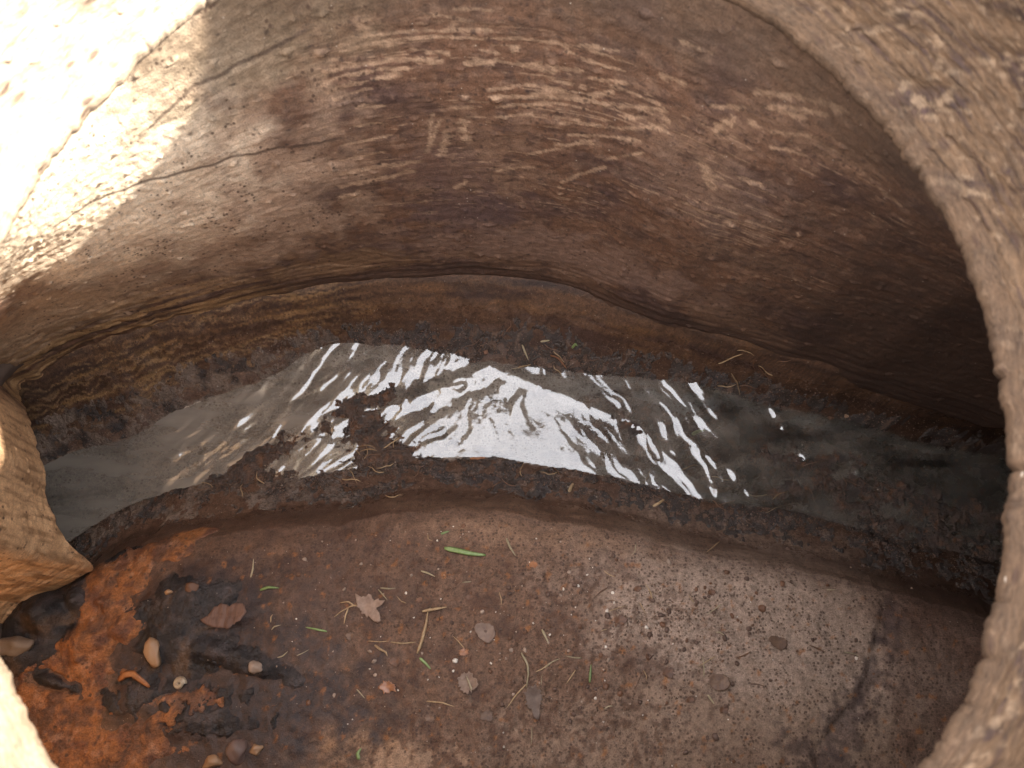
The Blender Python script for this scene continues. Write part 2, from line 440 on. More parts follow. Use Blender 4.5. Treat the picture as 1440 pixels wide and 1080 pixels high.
# stream bed: grey silt on the left, darker and bluish with brown silt on the right
inch = sst(0.004, -0.006, np.maximum(df, dn))
bedc = mixcol(np.tile(np.array([0.48, 0.41, 0.335]), (len(X1), 1)), (0.13, 0.132, 0.13), sst(-0.2, 0.3, X1))
bedc = mixcol(bedc, (0.045, 0.038, 0.034), sst(0.42, 0.66, X1))  # shade of the overhang at the right end, painted into the bed
bedc = mixcol(bedc, (0.06, 0.055, 0.053), sst(0.25, 0.8, fbm(X1 * 12, Y1 * 45, 4, 55)) * 0.8)
bedc = mixcol(bedc, (0.16, 0.10, 0.065), sst(0.15, 0.6, fbm(X1 * 16, Y1 * 30, 4, 56)) * sst(-0.1, 0.2, X1) * 0.7)
col = col + (bedc - col) * inch[:, None]
def warm(c, k=1.08):
    g_ = c.mean(1, keepdims=True)
    return (g_ + (c - g_) * k) * np.array([0.99, 0.935, 0.905])
col = col + (warm(col) - col) * (1 - inch)[:, None]
col = col * (1 - 0.5 * sst(0.42, 0.62, X1) * sst(0.13, 0.06, dn))[:, None]  # same painted shade on the right end of the near bank
wet = 0.18 + 0.25 * sst(0.12, 0.05, dn) + 0.35 * fs * sst(1.0, 0.4, tf) + 0.12 * n_mid
wet = wet + 0.6 * ms * (1 + 0.4 * n_mid)
wet = wet + 0.4 * blob(330, 970, 190, 110, 0, nz=0.4)
V_floor = np.stack([X1, Y1, H.ravel()], 1)
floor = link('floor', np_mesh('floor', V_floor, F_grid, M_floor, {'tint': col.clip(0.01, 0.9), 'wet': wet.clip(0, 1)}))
tag(floor, 'stained concrete benching on both sides of the open drain channel', kind='structure')

# layers lying on the floor -------------------------------------------------
HT = H.copy()
def layer(name, T, mat, c, wv, label):
    """a deposit of thickness T (m); it ends where it dips under the floor"""
    global HT
    Z = H + T
    keepv = (T > -0.0035).ravel()
    kf = keepv[F_grid].all(1)
    V, F, A = sub_mesh(np.stack([X1, Y1, Z.ravel()], 1), F_grid, kf, {'tint': c.clip(0.005, 0.9), 'wet': wv.clip(0, 1)})
    o = link(name, np_mesh(name, V, F, mat, A))
    tag(o, label, kind='stuff')
    HT = np.maximum(HT, Z)
    return o
# dark mud of both banks
gr = 0.0022 * fbm(GX * 130, GY * 130, 3, 60) + 0.0012 * perlin(GX * 420, GY * 420, 61)
wig = 0.016 * fbm(GX * 13, GY * 13, 4, 62)
far_m = sst(-0.012, 0.004, DF) * sst(0.85, 0.30, TF + 6 * wig) * (DF > -0.02)
near_m = sst(-0.012, 0.004, DN) * sst(0.085, 0.028, DN + wig) * (DN > -0.02)
band = np.maximum(far_m, near_m)
gap_ = sst(0.15, 0.6, fbm(GX * 26, GY * 40, 4, 68))
T = -0.0048 + 0.0062 * band + 1.15 * gr * band - 0.0042 * gap_ + 0.0014 * fbm(GX * 45, GY * 45, 2, 69) * band
c = np.tile(np.array([0.034, 0.021, 0.015]), (len(X1), 1))
c = mixcol(c, (0.11, 0.07, 0.05), sst(0.1, 0.7, fbm(X1 * 60, Y1 * 60, 4, 63)))
c = mixcol(c, (0.030, 0.020, 0.018), sst(0.1, 0.7, fbm(X1 * 35, Y1 * 35, 4, 64)))
c = mixcol(c, (0.20, 0.15, 0.115), sst(-0.12, -0.45, X1) * sst(-0.4, 0.3, n_mid) * 0.8)
c = lerp(col, warm(c), sst(-0.0035, 0.0015, T.ravel() + 0.0008 * n_fin)[:, None])
layer('bank_mud', T, M_mud, c, 0.50 + 0.65 * band.ravel() + 0.35 * n_mid + 0.2 * sst(0.05, -0.4, X1), 'dark wet grainy mud lining both banks of the channel')
# mud and root mats in the stream
bt = bars(GX, GY)
T = (WZ + bt + gr * 0.9) - H
T = np.where((DF < 0.012) & (DN < 0.03), T, -0.01)
c = np.tile(np.array([0.058, 0.030, 0.018]), (len(X1), 1))
c = mixcol(c, (0.026, 0.015, 0.011), sst(0.0, 0.6, fbm(X1 * 50, Y1 * 50, 4, 66)))
c = mixcol(c, (0.11, 0.050, 0.024), sst(0.2, 0.7, fbm(X1 * 70, Y1 * 70, 3, 67)))
layer('stream_silt', T, M_mud, c, 0.85 + 0.3 * n_mid, 'brown silt and root mats lying in the stream')
# orange iron sludge at the left
RUST = np.array([0.22, 0.088, 0.036]); TAR = np.array([0.035, 0.026, 0.025])
def gblob(px, py, rx, ry, rot=0, nz=0.45, f=28, soft=0.5):
    return blob(px, py, rx, ry, rot, 0.0, soft, nz, f).reshape(GX.shape)
rm = np.maximum.reduce([gblob(205, 775, 72, 22, 0.35), gblob(150, 830, 70, 45, 0.5), gblob(115, 905, 90, 50, 0.5), gblob(95, 985, 135, 66, 0.2), gblob(120, 1065, 120, 40, 0),
                        gblob(280, 985, 28, 16, 0, 0.9, 60), gblob(215, 1000, 40, 20, 0.2, 0.9, 60), gblob(265, 745, 36, 9, 0.25)])
rm = np.clip(rm - 0.85 * np.maximum.reduce([gblob(240, 850, 48, 46, 0.3, 0.3), gblob(205, 965, 62, 30, 0.2, 0.6), gblob(45, 855, 60, 52, 0, 0.35), gblob(20, 912, 40, 24), gblob(250, 920, 80, 36, 0, 0.3), gblob(70, 958, 36, 10, -0.3, 0.6)]), 0, 1)
rm = rm * sst(0.03, 0.055, DN)
tm = np.maximum.reduce([gblob(258, 850, 64, 52, 0.3, 0.35), gblob(250, 910, 80, 36, -0.1, 0.4), gblob(345, 930, 95, 18, -0.25, 0.4), gblob(30, 860, 75, 55, 0, 0.4),
                        gblob(60, 880, 34, 50, 0.2), gblob(95, 840, 24, 32, 0.5), gblob(205, 968, 62, 28, 0.2, 0.8, 50), gblob(20, 925, 55, 24), gblob(150, 778, 30, 9, 0.4),
                        gblob(70, 958, 34, 9, -0.3, 0.6), gblob(290, 1005, 60, 26, 0, 0.9, 50)])
TMASK = sst(0.2, 0.8, tm.ravel())
T = -0.0045 + 0.0075 * sst(0.1, 0.9, rm) + rm * (0.0026 * fbm(GX * 42, GY * 42, 5, 70) + 0.0011 * fbm(GX * 200, GY * 200, 3, 71))
c = np.tile(np.array([0.27, 0.108, 0.040]), (len(X1), 1))
c = mixcol(c, (0.15, 0.062, 0.034), sst(0.0, 0.6, fbm(X1 * 30, Y1 * 30, 4, 72)))
c = mixcol(c, (0.33, 0.17, 0.10), sst(0.25, 0.7, fbm(X1 * 55, Y1 * 55, 4, 73)) * 0.7)
c = mixcol(c, (0.10, 0.045, 0.03), sst(0.3, 0.7, fbm(X1 * 90, Y1 * 90, 3, 74)) * 0.8)
c = mixcol(c, (0.085, 0.045, 0.032), sst(0.0, 0.6, fbm(X1 * 20 + 3, Y1 * 20, 5, 76, 0.6)) * 0.75)
c = lerp(lerp(col, TAR[None], TMASK[:, None]), c, sst(0.15, 0.75, rm.ravel() + 0.2 * n_mid + 0.2 * n_fin)[:, None])
layer('rust_sludge', T, M_rust, c, 0.45 + 0.4 * n_mid, 'bright orange iron sludge creeping over the left benching')
RT = T
# black sludge heaped beside it
T = -0.0045 + 0.0062 * sst(0.1, 1.0, tm) + 0.0014 * fbm(GX * 60, GY * 60, 4, 80) * sst(0, .5, tm) + 0.0011 * fbm(GX * 190, GY * 190, 3, 84)
T = np.where(RT > 0.002, T - 0.004, T)
c = np.tile(np.array([0.026, 0.021, 0.021]), (len(X1), 1))
c = mixcol(c, (0.055, 0.043, 0.042), sst(0.0, 0.6, fbm(X1 * 45, Y1 * 45, 4, 81)))
c = mixcol(c, (0.013, 0.011, 0.012), sst(0.2, 0.6, fbm(X1 * 30, Y1 * 30, 3, 82)))
c = mixcol(c, (0.09, 0.055, 0.035), sst(0.3, 0.7, fbm(X1 * 25, Y1 * 25, 3, 83)) * 0.7)
c = lerp(lerp(col, RUST[None], sst(0.1, 0.6, rm.ravel() + 0.2 * n_fin)[:, None]), c, sst(0.2, 0.85, tm.ravel() + 0.2 * n_mid + 0.2 * n_fin)[:, None])
layer('black_sludge', T, M_tar, c, 0.52 + 0.5 * n_mid, 'black tarry sludge heaped beside the orange sludge')

def hgt(x, y):
    i = np.clip(np.searchsorted(gx, x) - 1, 0, len(gx) - 2); j = np.clip(np.searchsorted(gy, y) - 1, 0, len(gy) - 2)
    u = (x - gx[i]) / (gx[i + 1] - gx[i]); v = (y - gy[j]) / (gy[j + 1] - gy[j])
    return (HT[j, i] * (1 - u) + HT[j, i + 1] * u) * (1 - v) + (HT[j + 1, i] * (1 - u) + HT[j + 1, i + 1] * u) * v
def ground(px, py):
    """the spot of the floor seen at this pixel"""
    z = 0.0
    for _ in range(25):
        x, y = at(px, py, z)
        z = 0.5 * z + 0.5 * float(hgt(x, y))
    return x, y, z
def gnormal(x, y, e=0.006):
    return Vector((float(hgt(x - e, y) - hgt(x + e, y)), float(hgt(x, y - e) - hgt(x, y + e)), 2 * e)).normalized()

# ------------------------------------------------------------------ water
wx = np.arange(-1.1, 1.1001, 0.0022); wy = np.arange(-0.02, 0.47, 0.0018)
WX, WY = np.meshgrid(wx, wy)
yfw = np.interp(WX, xs_d, YF); ynw = np.interp(WX, xs_d, YN)
wp = (WY - ynw) / (yfw - ynw)
m = lerp(0.75, -0.60, sst(-0.18, 0.12, WX))
cc = WX - (WY - 0.32) * m + 0.016 * fbm(WX * 9, WY * 11, 3, 95) + 0.9 * m * (WY - 0.32) ** 2
amp = 0.00085 + 0.0008 * sst(-0.15, -0.30, WX) * sst(-0.62, -0.35, WX) + 0.0005 * sst(0.15, 0.3, WX) * sst(0.6, 0.35, WX)
fx0, fy0 = at(720, 622, WZ)
calm = np.exp(-(((WX - fx0) / 0.13) ** 2 + ((WY - fy0) / 0.045) ** 2))
lo = (0.25 + 0.75 * sst(-0.62, -0.4, WX)) * (0.3 + 0.7 * sst(0.62, 0.3, WX))
Wz = amp * lo * (1 - 0.68 * calm) * (1.3 * perlin(cc * 42, WY * 14, 90) + 0.55 * perlin(cc * 95 + 3, WY * 28, 91) + 0.22 * perlin(cc * 190, WY * 60, 92))
Wz += 0.0012 * fbm(WX * 12, WY * 14, 2, 93) * lo * (1 - 0.75 * calm)
# the standing wave behind the mud mat
P = [at(a, b, WZ) for a, b in [(688, 516), (640, 540), (580, 563), (520, 582), (470, 596)]]
dd = poly_dist(WX, WY, P)
dd = np.abs(dd + 0.006 * fbm(WX * 30, WY * 30, 3, 96))
Wz += (0.0024 * np.exp(-(dd / 0.009) ** 2) - 0.0012 * np.exp(-((dd - 0.020) / 0.011) ** 2)) * (1 + 0.5 * fbm(WX * 50, WY * 50, 2, 97))
P2 = [at(a, b, WZ) for a, b in [(690, 516), (800, 560), (900, 600), (990, 690)]]
dd = poly_dist(WX, WY, P2)
Wz += 0.0012 * np.exp(-(dd / 0.008) ** 2)
# in the bend the stream climbs a little towards the far bank
Wz += (0.40 * np.maximum(WY - 0.262, 0) ** 2 * sst(0.40, 0.22, np.abs(WX)) + 0.30 * np.maximum(np.abs(WX - 0.01) - 0.15, 0) ** 2 * sst(0.36, 0.26, np.abs(WX)))
# little standing riffles away from the middle
rw = random.Random(5)
for (a, b, k_) in [(1110, 600, 3), (1135, 640, 3), (1200, 642, 1), (1268, 668, 2), (1130, 708, 3), (1000, 690, 3), (1045, 700, 2), (1010, 565, 2), (225, 662, 2), (245, 640, 2), (300, 622, 3), (345, 600, 4), (375, 575, 4), (390, 650, 3), (1085, 675, 2), (960, 640, 3)]:
    for _ in range(k_):
        mx_, my_ = at(a + rw.gauss(0, 9), b + rw.gauss(0, 9), WZ)
        th_ = math.radians(56) if mx_ < 0 else math.radians(-60); th_ += rw.gauss(0, .25)
        u_ = (WX - mx_) * math.cos(th_) + (WY - my_) * math.sin(th_); v_ = -(WX - mx_) * math.sin(th_) + (WY - my_) * math.cos(th_)
        Wz += rw.uniform(0.0012, 0.0021) * np.exp(-(u_ / rw.uniform(.008, .014)) ** 2 - (v_ / rw.uniform(.0045, .0062)) ** 2)
m_, t_, b_ = new_mat('murky_water')
t_.nodes.remove(b_)
L_ = t_.links.new
gl = N(t_, 'ShaderNodeBsdfGlossy', Roughness=0.022)
tr = N(t_, 'ShaderNodeBsdfTransparent'); tr.inputs['Color'].default_value = (0.90, 0.88, 0.85, 1)
dfm = N(t_, 'ShaderNodeBsdfDiffuse'); dfm.inputs['Color'].default_value = (0.36, 0.315, 0.265, 1)
mx0 = N(t_, 'ShaderNodeMixShader'); mk = N(t_, 'ShaderNodeAttribute', attribute_name='murk'); L_(mk.outputs['Fac'], mx0.inputs[0])
L_(tr.outputs[0], mx0.inputs[1]); L_(dfm.outputs[0], mx0.inputs[2])
fr = N(t_, 'ShaderNodeFresnel', IOR=2.15)
mx1 = N(t_, 'ShaderNodeMixShader'); L_(fr.outputs[0], mx1.inputs[0]); L_(mx0.outputs[0], mx1.inputs[1]); L_(gl.outputs[0], mx1.inputs[2])
pos = N(t_, 'ShaderNodeNewGeometry')
nn = N(t_, 'ShaderNodeTexNoise', Scale=130.0, Detail=3.0); L_(pos.outputs['Position'], nn.inputs['Vector'])
bp = N(t_, 'ShaderNodeBump', Strength=0.05, Distance=0.004); L_(nn.outputs['Fac'], bp.inputs['Height'])
L_(bp.outputs[0], gl.inputs['Normal'])
L_(mx1.outputs[0], [n for n in t_.nodes if n.type == 'OUTPUT_MATERIAL'][0].inputs[0])
water = link('water', np_mesh('water', np.stack([WX.ravel(), WY.ravel(), (WZ + Wz).ravel()], 1), grid_faces(len(wy), len(wx)), m_, {'murk': (0.20 + 0.33 * sst(0.05, -0.45, WX) + 0.16 * fbm(WX * 12, WY * 48, 5, 99) - 0.02 * sst(0.3, 0.6, WX)).ravel().clip(0.04, 0.8)}))
tag(water, 'rippled shallow grey water running along the channel', kind='structure')

# ------------------------------------------------------------------ neck rim and chamber wall
RZ = 0.55
rim_px = [(1040, 0), (1103, 40), (1193, 123), (1260, 197), (1327, 300), (1357, 358), (1393, 450), (1410, 540), (1420, 620), (1422, 700), (1410, 797), (1393, 873), (1373, 937),
          (1343, 1003), (1293, 1078), (1150, 1225), (960, 1335), (720, 1380), (480, 1350), (270, 1250), (150, 1165), (75, 1080), (35, 1000), (0, 925), (-55, 810), (-82, 680), (-76, 540), (-42, 425), (0, 335),
          (20, 300), (53, 240), (100, 180), (150, 122), (220, 55), (290, 0), (400, -50), (540, -84), (680, -96), (820, -86), (940, -48)]
rim_w = np.array([at(a, b, RZ) for a, b in rim_px])
RC = np.array([0.0, 0.165])
def polar_curve(pts, c, k=0.03):
    a = np.arctan2(pts[:, 1] - c[1], pts[:, 0] - c[0]); r = np.hypot(pts[:, 0] - c[0], pts[:, 1] - c[1])
    o = np.argsort(a); a = a[o]; r = r[o]
    A = np.linspace(-math.pi, math.pi, 2000, endpoint=False)
    R = np.interp(A, np.concatenate([a - 2 * math.pi, a, a + 2 * math.pi]), np.tile(r, 3))
    n = int(k * 2000 / (2 * math.pi)); ker = np.hanning(2 * n + 3); ker /= ker.sum()
    R = np.convolve(np.concatenate([R[-n - 1:], R, R[:n + 1]]), ker, 'valid')
    return lambda q: np.interp((q + math.pi) % (2 * math.pi) - math.pi, np.append(A, math.pi), np.append(R, R[0]))
rim_r = polar_curve(rim_w, RC, 0.12)
RIM_MEAN = 0.31

# wall foot, (x, y, z of the lower edge)
foot = [(x, y, -0.03) for x, y in zip(cx_[1:-1], cy_[1:-1])]
# over the pipe mouths the wall stops at an arch
left = [((25, 530), .01), ((31, 575), .05), ((38, 625), .08), ((46, 660), .09), ((58, 700), .09), ((78, 735), .08), ((100, 768), .05), ((121, 797), .0)]
foot += [(*at(a[0], a[1], z), z - (0.03 if z <= 0.011 else 0)) for a, z in left]
foot += [(-.565, .066, -.03), (-.61, .045, -.03), (-.63, .0, -.03), (-.60, -.15, -.03), (-.50, -.33, -.03), (-.30, -.47, -.03), (0, -.53, -.03), (.30, -.47, -.03), (.50, -.33, -.03),
         (.62, -.15, -.03), (.665, .0, -.03), (.67, .08, .02), (.67, .15, .08), (.67, .20, .09), (.665, .25, .04)]
foot = np.array(foot)
OC_ = np.array([0.0, 0.05])
fa = np.arctan2(foot[:, 1] - OC_[1], foot[:, 0] - OC_[0]); o = np.argsort(fa); foot = foot[o]; fa = fa[o]
fr_ = np.hypot(foot[:, 0] - OC_[0], foot[:, 1] - OC_[1])
def per(v): return np.concatenate([v[-3:], v, v[:3]])
fa_p = np.concatenate([fa[-3:] - 2 * math.pi, fa, fa[:3] + 2 * math.pi])
A_f = np.linspace(-math.pi, math.pi, 6000)
R_f = np.interp(A_f, fa_p, per(fr_)); Z_f = np.interp(A_f, fa_p, per(foot[:, 2]))
R_f = smooth1(R_f, 25); Z_f = smooth1(Z_f, 12)
# angles spaced about 2 mm on the far half
seg = np.hypot(np.diff(R_f * np.cos(A_f)), np.diff(R_f * np.sin(A_f)))
mid = 0.5 * (A_f[1:] + A_f[:-1])
wgt = np.where((mid > -0.1) | (mid < -math.pi + 0.25), 1 / 0.0021, 1 / 0.012)
cum = np.concatenate([[0], np.cumsum(seg * wgt)])
nA = int(cum[-1])
Aw = np.interp(np.linspace(0, cum[-1], nA, endpoint=False), cum, A_f)
fr_w = np.interp(Aw, A_f, R_f); fz_w = np.interp(Aw, A_f, Z_f)
FX = OC_[0] + fr_w * np.cos(Aw); FY = OC_[1] + fr_w * np.sin(Aw)
# where the ray from the wall's centre meets the rim
Arim = np.linspace(-math.pi, math.pi, 4000)
rx_ = RC[0] + rim_r(Arim) * np.cos(Arim); ry_ = RC[1] + rim_r(Arim) * np.sin(Arim)
ra = np.unwrap(np.arctan2(ry_ - OC_[1], rx_ - OC_[0]))
rr_ = np.hypot(rx_ - OC_[0], ry_ - OC_[1])
RRw = np.interp(Aw, ra, rr_, period=2 * math.pi) * 1.012
nV = 380
vv = np.linspace(0, 1, nV)[:, None]
Zw = fz_w[None, :] + (RZ - 0.004 - fz_w[None, :]) * vv
hrel = np.clip((Zw + 0.03) / (RZ + 0.03), 0, 1)
exq = 1.6 + 1.6 * sst(-0.15, 0.30, np.cos(Aw))[None, :]
exq = exq + 1.7 * (sst(0.26, 0.10, np.sin(Aw)) * sst(0.0, -0.5, np.cos(Aw)))[None, :]
sh = hrel ** exq
Rw = fr_w[None, :] + (RRw - fr_w)[None, :] * sh
arc = np.concatenate([[0], np.cumsum(np.hypot(np.diff(FX), np.diff(FY)))])
SA = np.broadcast_to(arc[None, :], Zw.shape)
# relief: trowel runs, hollows and pits of the rendered wall
rel = 0.0032 * fbm(SA * 5, Zw * 7, 3, 100) + 0.0006 * sst(0.1, 0.3, Zw) * fbm(SA * 7, Zw * 70, 4, 101) + 0.0006 * fbm(SA * 90, Zw * 90, 3, 102)
low = sst(0.10, 0.0, Zw)
rel += low * 0.0016 * fbm(SA * 9, Zw * 90, 3, 103)
xw0 = OC_[0] + Rw * np.cos(Aw)[None, :]
rough_l = sst(-0.38, -0.5, xw0) * sst(0.22, 0.05, Zw)
rel += rough_l * 0.003 * fbm(SA * 40, Zw * 40, 3, 104)
rel -= 0.002 * sst(0.6, 0.8, perlin(SA * 75, Zw * 75, 105))
Rw = Rw + rel
XW = OC_[0] + Rw * np.cos(Aw)[None, :]; YW = OC_[1] + Rw * np.sin(Aw)[None, :]
# lower edge turned outwards, so that the arches over the pipe mouths have thickness
r0 = np.stack([XW[0] + 0.07 * np.cos(Aw), YW[0] + 0.07 * np.sin(Aw), Zw[0] + 0.005], 1)
Vw = np.concatenate([r0[None], np.stack([XW, YW, Zw], -1)], 0)
Fw = grid_faces(nV + 1, nA, wrap=True)
VW = Vw.reshape(-1, 3)
SAq = np.concatenate([SA[:1], SA], 0).ravel(); ZWq = VW[:, 2]; XWq = VW[:, 0]
bvh = BVHTree.FromPolygons([tuple(v) for v in VW[nA:].reshape(nV, nA, 3)[::6, ::6].reshape(-1, 3)],
                           [tuple(f) for f in grid_faces(len(range(0, nV, 6)), len(range(0, nA, 6)), wrap=False)])
def on_wall(px, py):
    r = Vector(ray(px, py)).normalized()
    p, nrm, i, d = bvh.ray_cast(Vector((0, 0, 1.0)), r)
    if p is None: return None
    a = math.atan2(p.y - OC_[1], p.x - OC_[0])
    return float(np.interp(a, Aw, arc)), p.z
s, z = SAq, ZWq
nb = fbm(s * 5, z * 8, 4, 110); nm = fbm(s * 22, z * 26, 4, 111); nf = fbm(s * 120, z * 120, 3, 112)
runs = fbm(s * 6, z * 75, 4, 113); runs2 = fbm(s * 14, z * 190, 3, 114)
cw = np.tile(np.array([0.128, 0.073, 0.047]), (len(s), 1))
cw = mixcol(cw, (0.165, 0.105, 0.073), sst(-0.1, 0.6, nb + 0.4 * nm))
cw = mixcol(cw, (0.078, 0.048, 0.040), sst(0.1, 0.7, fbm(s * 7 + 5, z * 9, 4, 115)))
cw = mixcol(cw, (0.105, 0.062, 0.043), sst(0.1, 0.6, runs) * 0.6 * sst(0.12, 0.28, z))
cw = mixcol(cw, (0.070, 0.043, 0.034), sst(0.15, 0.6, fbm(s * 40, z * 45, 5, 140, 0.62)) * 0.65)
cw = mixcol(cw, (0.21, 0.14, 0.10), sst(0.25, 0.7, fbm(s * 55 + 9, z * 60, 5, 141, 0.65)) * 0.5)
cw = mixcol(cw, (0.075, 0.047, 0.035), sst(0.25, 0.65, fbm(s * 45, z * 4, 4, 142)) * 0.35)
def wblob(px, py, rx, ry, nz=0.5, f=20, soft=0.5):
    p = on_wall(px, py)
    if p is None: return np.zeros(len(s))
    k = 0.00082
    d = np.hypot((s - p[0]) / (rx * k), (z - p[1]) / (ry * k * 1.6)) + nz * fbm(s * f, z * f, 4, int(px * 3 + py))
    return 1 - sst(1 - soft, 1 + soft, d)
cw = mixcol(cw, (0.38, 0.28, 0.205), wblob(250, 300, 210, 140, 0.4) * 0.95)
cw = mixcol(cw, (0.88, 0.77, 0.60), wblob(100, 250, 200, 190, 0.3) * 0.95)  # sunlit glare painted in: wall paled where the sun patch falls
cw = mixcol(cw, (0.50, 0.37, 0.25), wblob(60, 455, 150, 60, 0.4) * 0.8)  # bounced sunlight on the left foot, painted as a lighter tone
cw = mixcol(cw, (0.24, 0.19, 0.13), wblob(330, 60, 150, 50, 0.5) * 0.7)
cw = mixcol(cw, (0.085, 0.055, 0.05), wblob(650, 300, 75, 36, 0.8, 40) * 0.8)
cw = mixcol(cw, (0.12, 0.075, 0.06), wblob(620, 245, 60, 30, 0.8, 40) * 0.7)
cw = mixcol(cw, (0.18, 0.125, 0.095), wblob(1000, 270, 90, 40, 0.7, 40) * 0.5)
cw = mixcol(cw, (0.20, 0.135, 0.105), wblob(780, 350, 240, 30, 0.6, 30) * 0.7)
cw = mixcol(cw, (0.22, 0.14, 0.08), wblob(480, 370, 110, 26, 0.7, 40) * 0.6)
# pale mineral scrapes
STREAKS = [
 ([(480,72),(540,57),(600,52),(690,55),(790,62),(870,72)],3.2), ([(470,68),(520,50),(600,44),(690,42)],3), ([(455,100),(480,95),(560,84),(622,86)],5), ([(450,118),(480,108),(550,96),(575,97)],5.5),
 ([(460,130),(480,122),(560,104)],5), ([(470,140),(520,124)],4), ([(660,88),(700,86),(760,95),(812,99)],6), ([(690,127),(740,119),(790,128)],4), ([(690,136),(760,136),(830,144),(870,150),(935,155)],5),
 ([(700,150),(772,147)],4), ([(700,165),(748,160)],4), ([(790,174),(870,180),(935,178)],3.5), ([(800,190),(860,193),(900,199)],3.5), ([(740,218),(792,208)],3), ([(828,70),(893,92)],3), ([(820,84),(880,101)],4),
 ([(860,120),(925,146)],4), ([(600,215),(612,185),(619,168)],3.5), ([(622,215),(628,190)],8), ([(655,195),(652,168)],9), ([(608,160),(604,200)],3), ([(480,205),(552,190)],3), ([(480,226),(540,214)],3.5),
 ([(480,245),(530,235),(585,228)],6), ([(480,262),(530,252),(580,240)],7), ([(480,279),(502,272)],9), ([(1060,130),(1110,135),(1150,143),(1190,158)],6), ([(1080,150),(1160,161)],5), ([(1008,182),(1030,168)],8),
 ([(1085,185),(1142,192)],4), ([(1085,208),(1132,218)],4), ([(1000,150),(1045,152)],4), ([(372,132)],9), ([(800,73)],9), ([(724,70)],7), ([(513,25)],8), ([(930,105),(960,118)],6), ([(1060,175)],8),
 ([(500,30),(520,45)],5), ([(640,14),(690,15)],3), ([(500,15),(505,40)],3), ([(420,380),(460,372),(520,374)],4), ([(540,172),(500,178)],4), ([(505,150),(535,150)],6), ([(850,235),(790,256)],4), ([(700,240),(750,235)],4),
 ([(905,215),(850,225)],3), ([(610,20),(650,27)],3), ([(915,175),(945,190)],3), ([(780,205),(830,200)],5), ([(930,160),(940,172)],5), ([(560,60),(540,66)],5), ([(1100,155),(1130,165)],7), ([(990,230),(1000,260)],9),
 ([(640,265),(655,255)],6), ([(580,70),(630,75)],4), ([(680,72),(700,75)],4), ([(880,165),(905,165)],5), ([(960,60),(1000,75)],3), ([(1040,250),(1070,260)],6), ([(830,110),(880,118)],4), ([(860,130),(830,135)],5)]
pm = np.zeros(len(s))
edge = 0.9 * fbm(s * 45, z * 150, 4, 120) + 0.6 * fbm(s * 240, z * 300, 3, 121)
for pts, hw in STREAKS:
    q = [on_wall(a, b) for a, b in pts]
    if any(p is None for p in q): continue
    d = poly_dist(s, z * 1.0, q) / (hw * 0.00054)
    pm = np.maximum(pm, 1 - sst(0.75, 1.25, d + edge))
reg = sst(0.10, 0.24, z) * sst(0.50, 0.42, z) * sst(-0.42, -0.25, XWq) * sst(0.5, 0.35, XWq)
pm = np.maximum(pm, 0.8 * reg * sst(0.62, 0.95, fbm(s * 13, z * 330, 3, 114) + 0.7 * fbm(s * 9, z * 12, 3, 122) + 0.35 * nf))
pm = np.maximum(pm, 0.5 * sst(0.75, 0.95, perlin(s * 150, z * 150, 123)) * sst(0, 0.3, nb))
cw = mixcol(cw, (0.38, 0.27, 0.185), (pm * (0.7 + 0.45 * nf)).clip(0, 1) * 0.80)
# dark pits
cw = mixcol(cw, (0.03, 0.022, 0.022), sst(0.62, 0.78, perlin(s * 130, z * 130, 124)) * 0.7)
# slime along the foot, ochre at the left foot
cw = mixcol(cw, (0.055, 0.034, 0.026), sst(0.055, 0.01, z + 0.02 * nb + 0.012 * runs) * 0.8 * sst(-0.52, -0.3, XWq))
cw = mixcol(cw, (0.42, 0.28, 0.15), (sst(0.14, 0.04, z) * sst(-0.25, -0.45, XWq) * sst(-0.3, 0.3, runs)) * 0.85)
cw = mixcol(cw, (0.072, 0.048, 0.031), sst(0.42, 0.52, z + 0.02 * nm) * 0.75 * sst(-0.3, -0.1, XWq))  # top darkened as under grazing light, shade put into the colour
cw = mixcol(cw, (0.045, 0.029, 0.022), sst(0.20, 0.48, XWq + 0.07 * nm) * 0.85)  # right side: shade below the overhanging rim painted into the wall
# the left flank above the pipe mouth, ochre wood-like runs, paled to make up for missing light
lf = sst(-0.36, -0.42, XWq) * sst(0.30, 0.24, VW[:, 1])
vert_runs = fbm(s * 120, z * 12, 4, 126)
lfc = mixcol(np.tile(np.array([0.62, 0.42, 0.25]), (len(s), 1)), (0.36, 0.23, 0.13), sst(-0.1, 0.5, vert_runs))
cw = cw + (lfc - cw) * (lf * 0.85)[:, None]
# hair cracks / shuttering joints
for pts in [[(78, 318), (150, 275), (235, 248), (330, 222), (400, 207), (480, 195)], [(210, 180), (250, 140), (330, 95), (430, 45)], [(590, 375), (640, 372), (720, 380)]]:
    q = [on_wall(a, b) for a, b in pts]
    q = [p for p in q if p]
    if len(q) > 1:
        d = poly_dist(s, z + 0.004 * fbm(s * 25, z * 0, 3, 128), q)
        cw = mixcol(cw, (0.06, 0.04, 0.03), sst(0.0035, 0.001, d) * 0.75)
cw = warm(cw)
wet_w = 0.12 + 0.25 * sst(0.2, 0.6, nb) * sst(0.0, 0.3, XWq) + 0.2 * sst(0.05, 0.0, z)
run_v = np.stack([s, z, np.zeros_like(s)], 1)
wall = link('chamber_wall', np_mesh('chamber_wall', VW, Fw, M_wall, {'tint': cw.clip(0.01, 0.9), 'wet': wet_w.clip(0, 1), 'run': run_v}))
tag(wall, 'brown stained curved concrete chamber wall with pale scrape marks', 'wall')

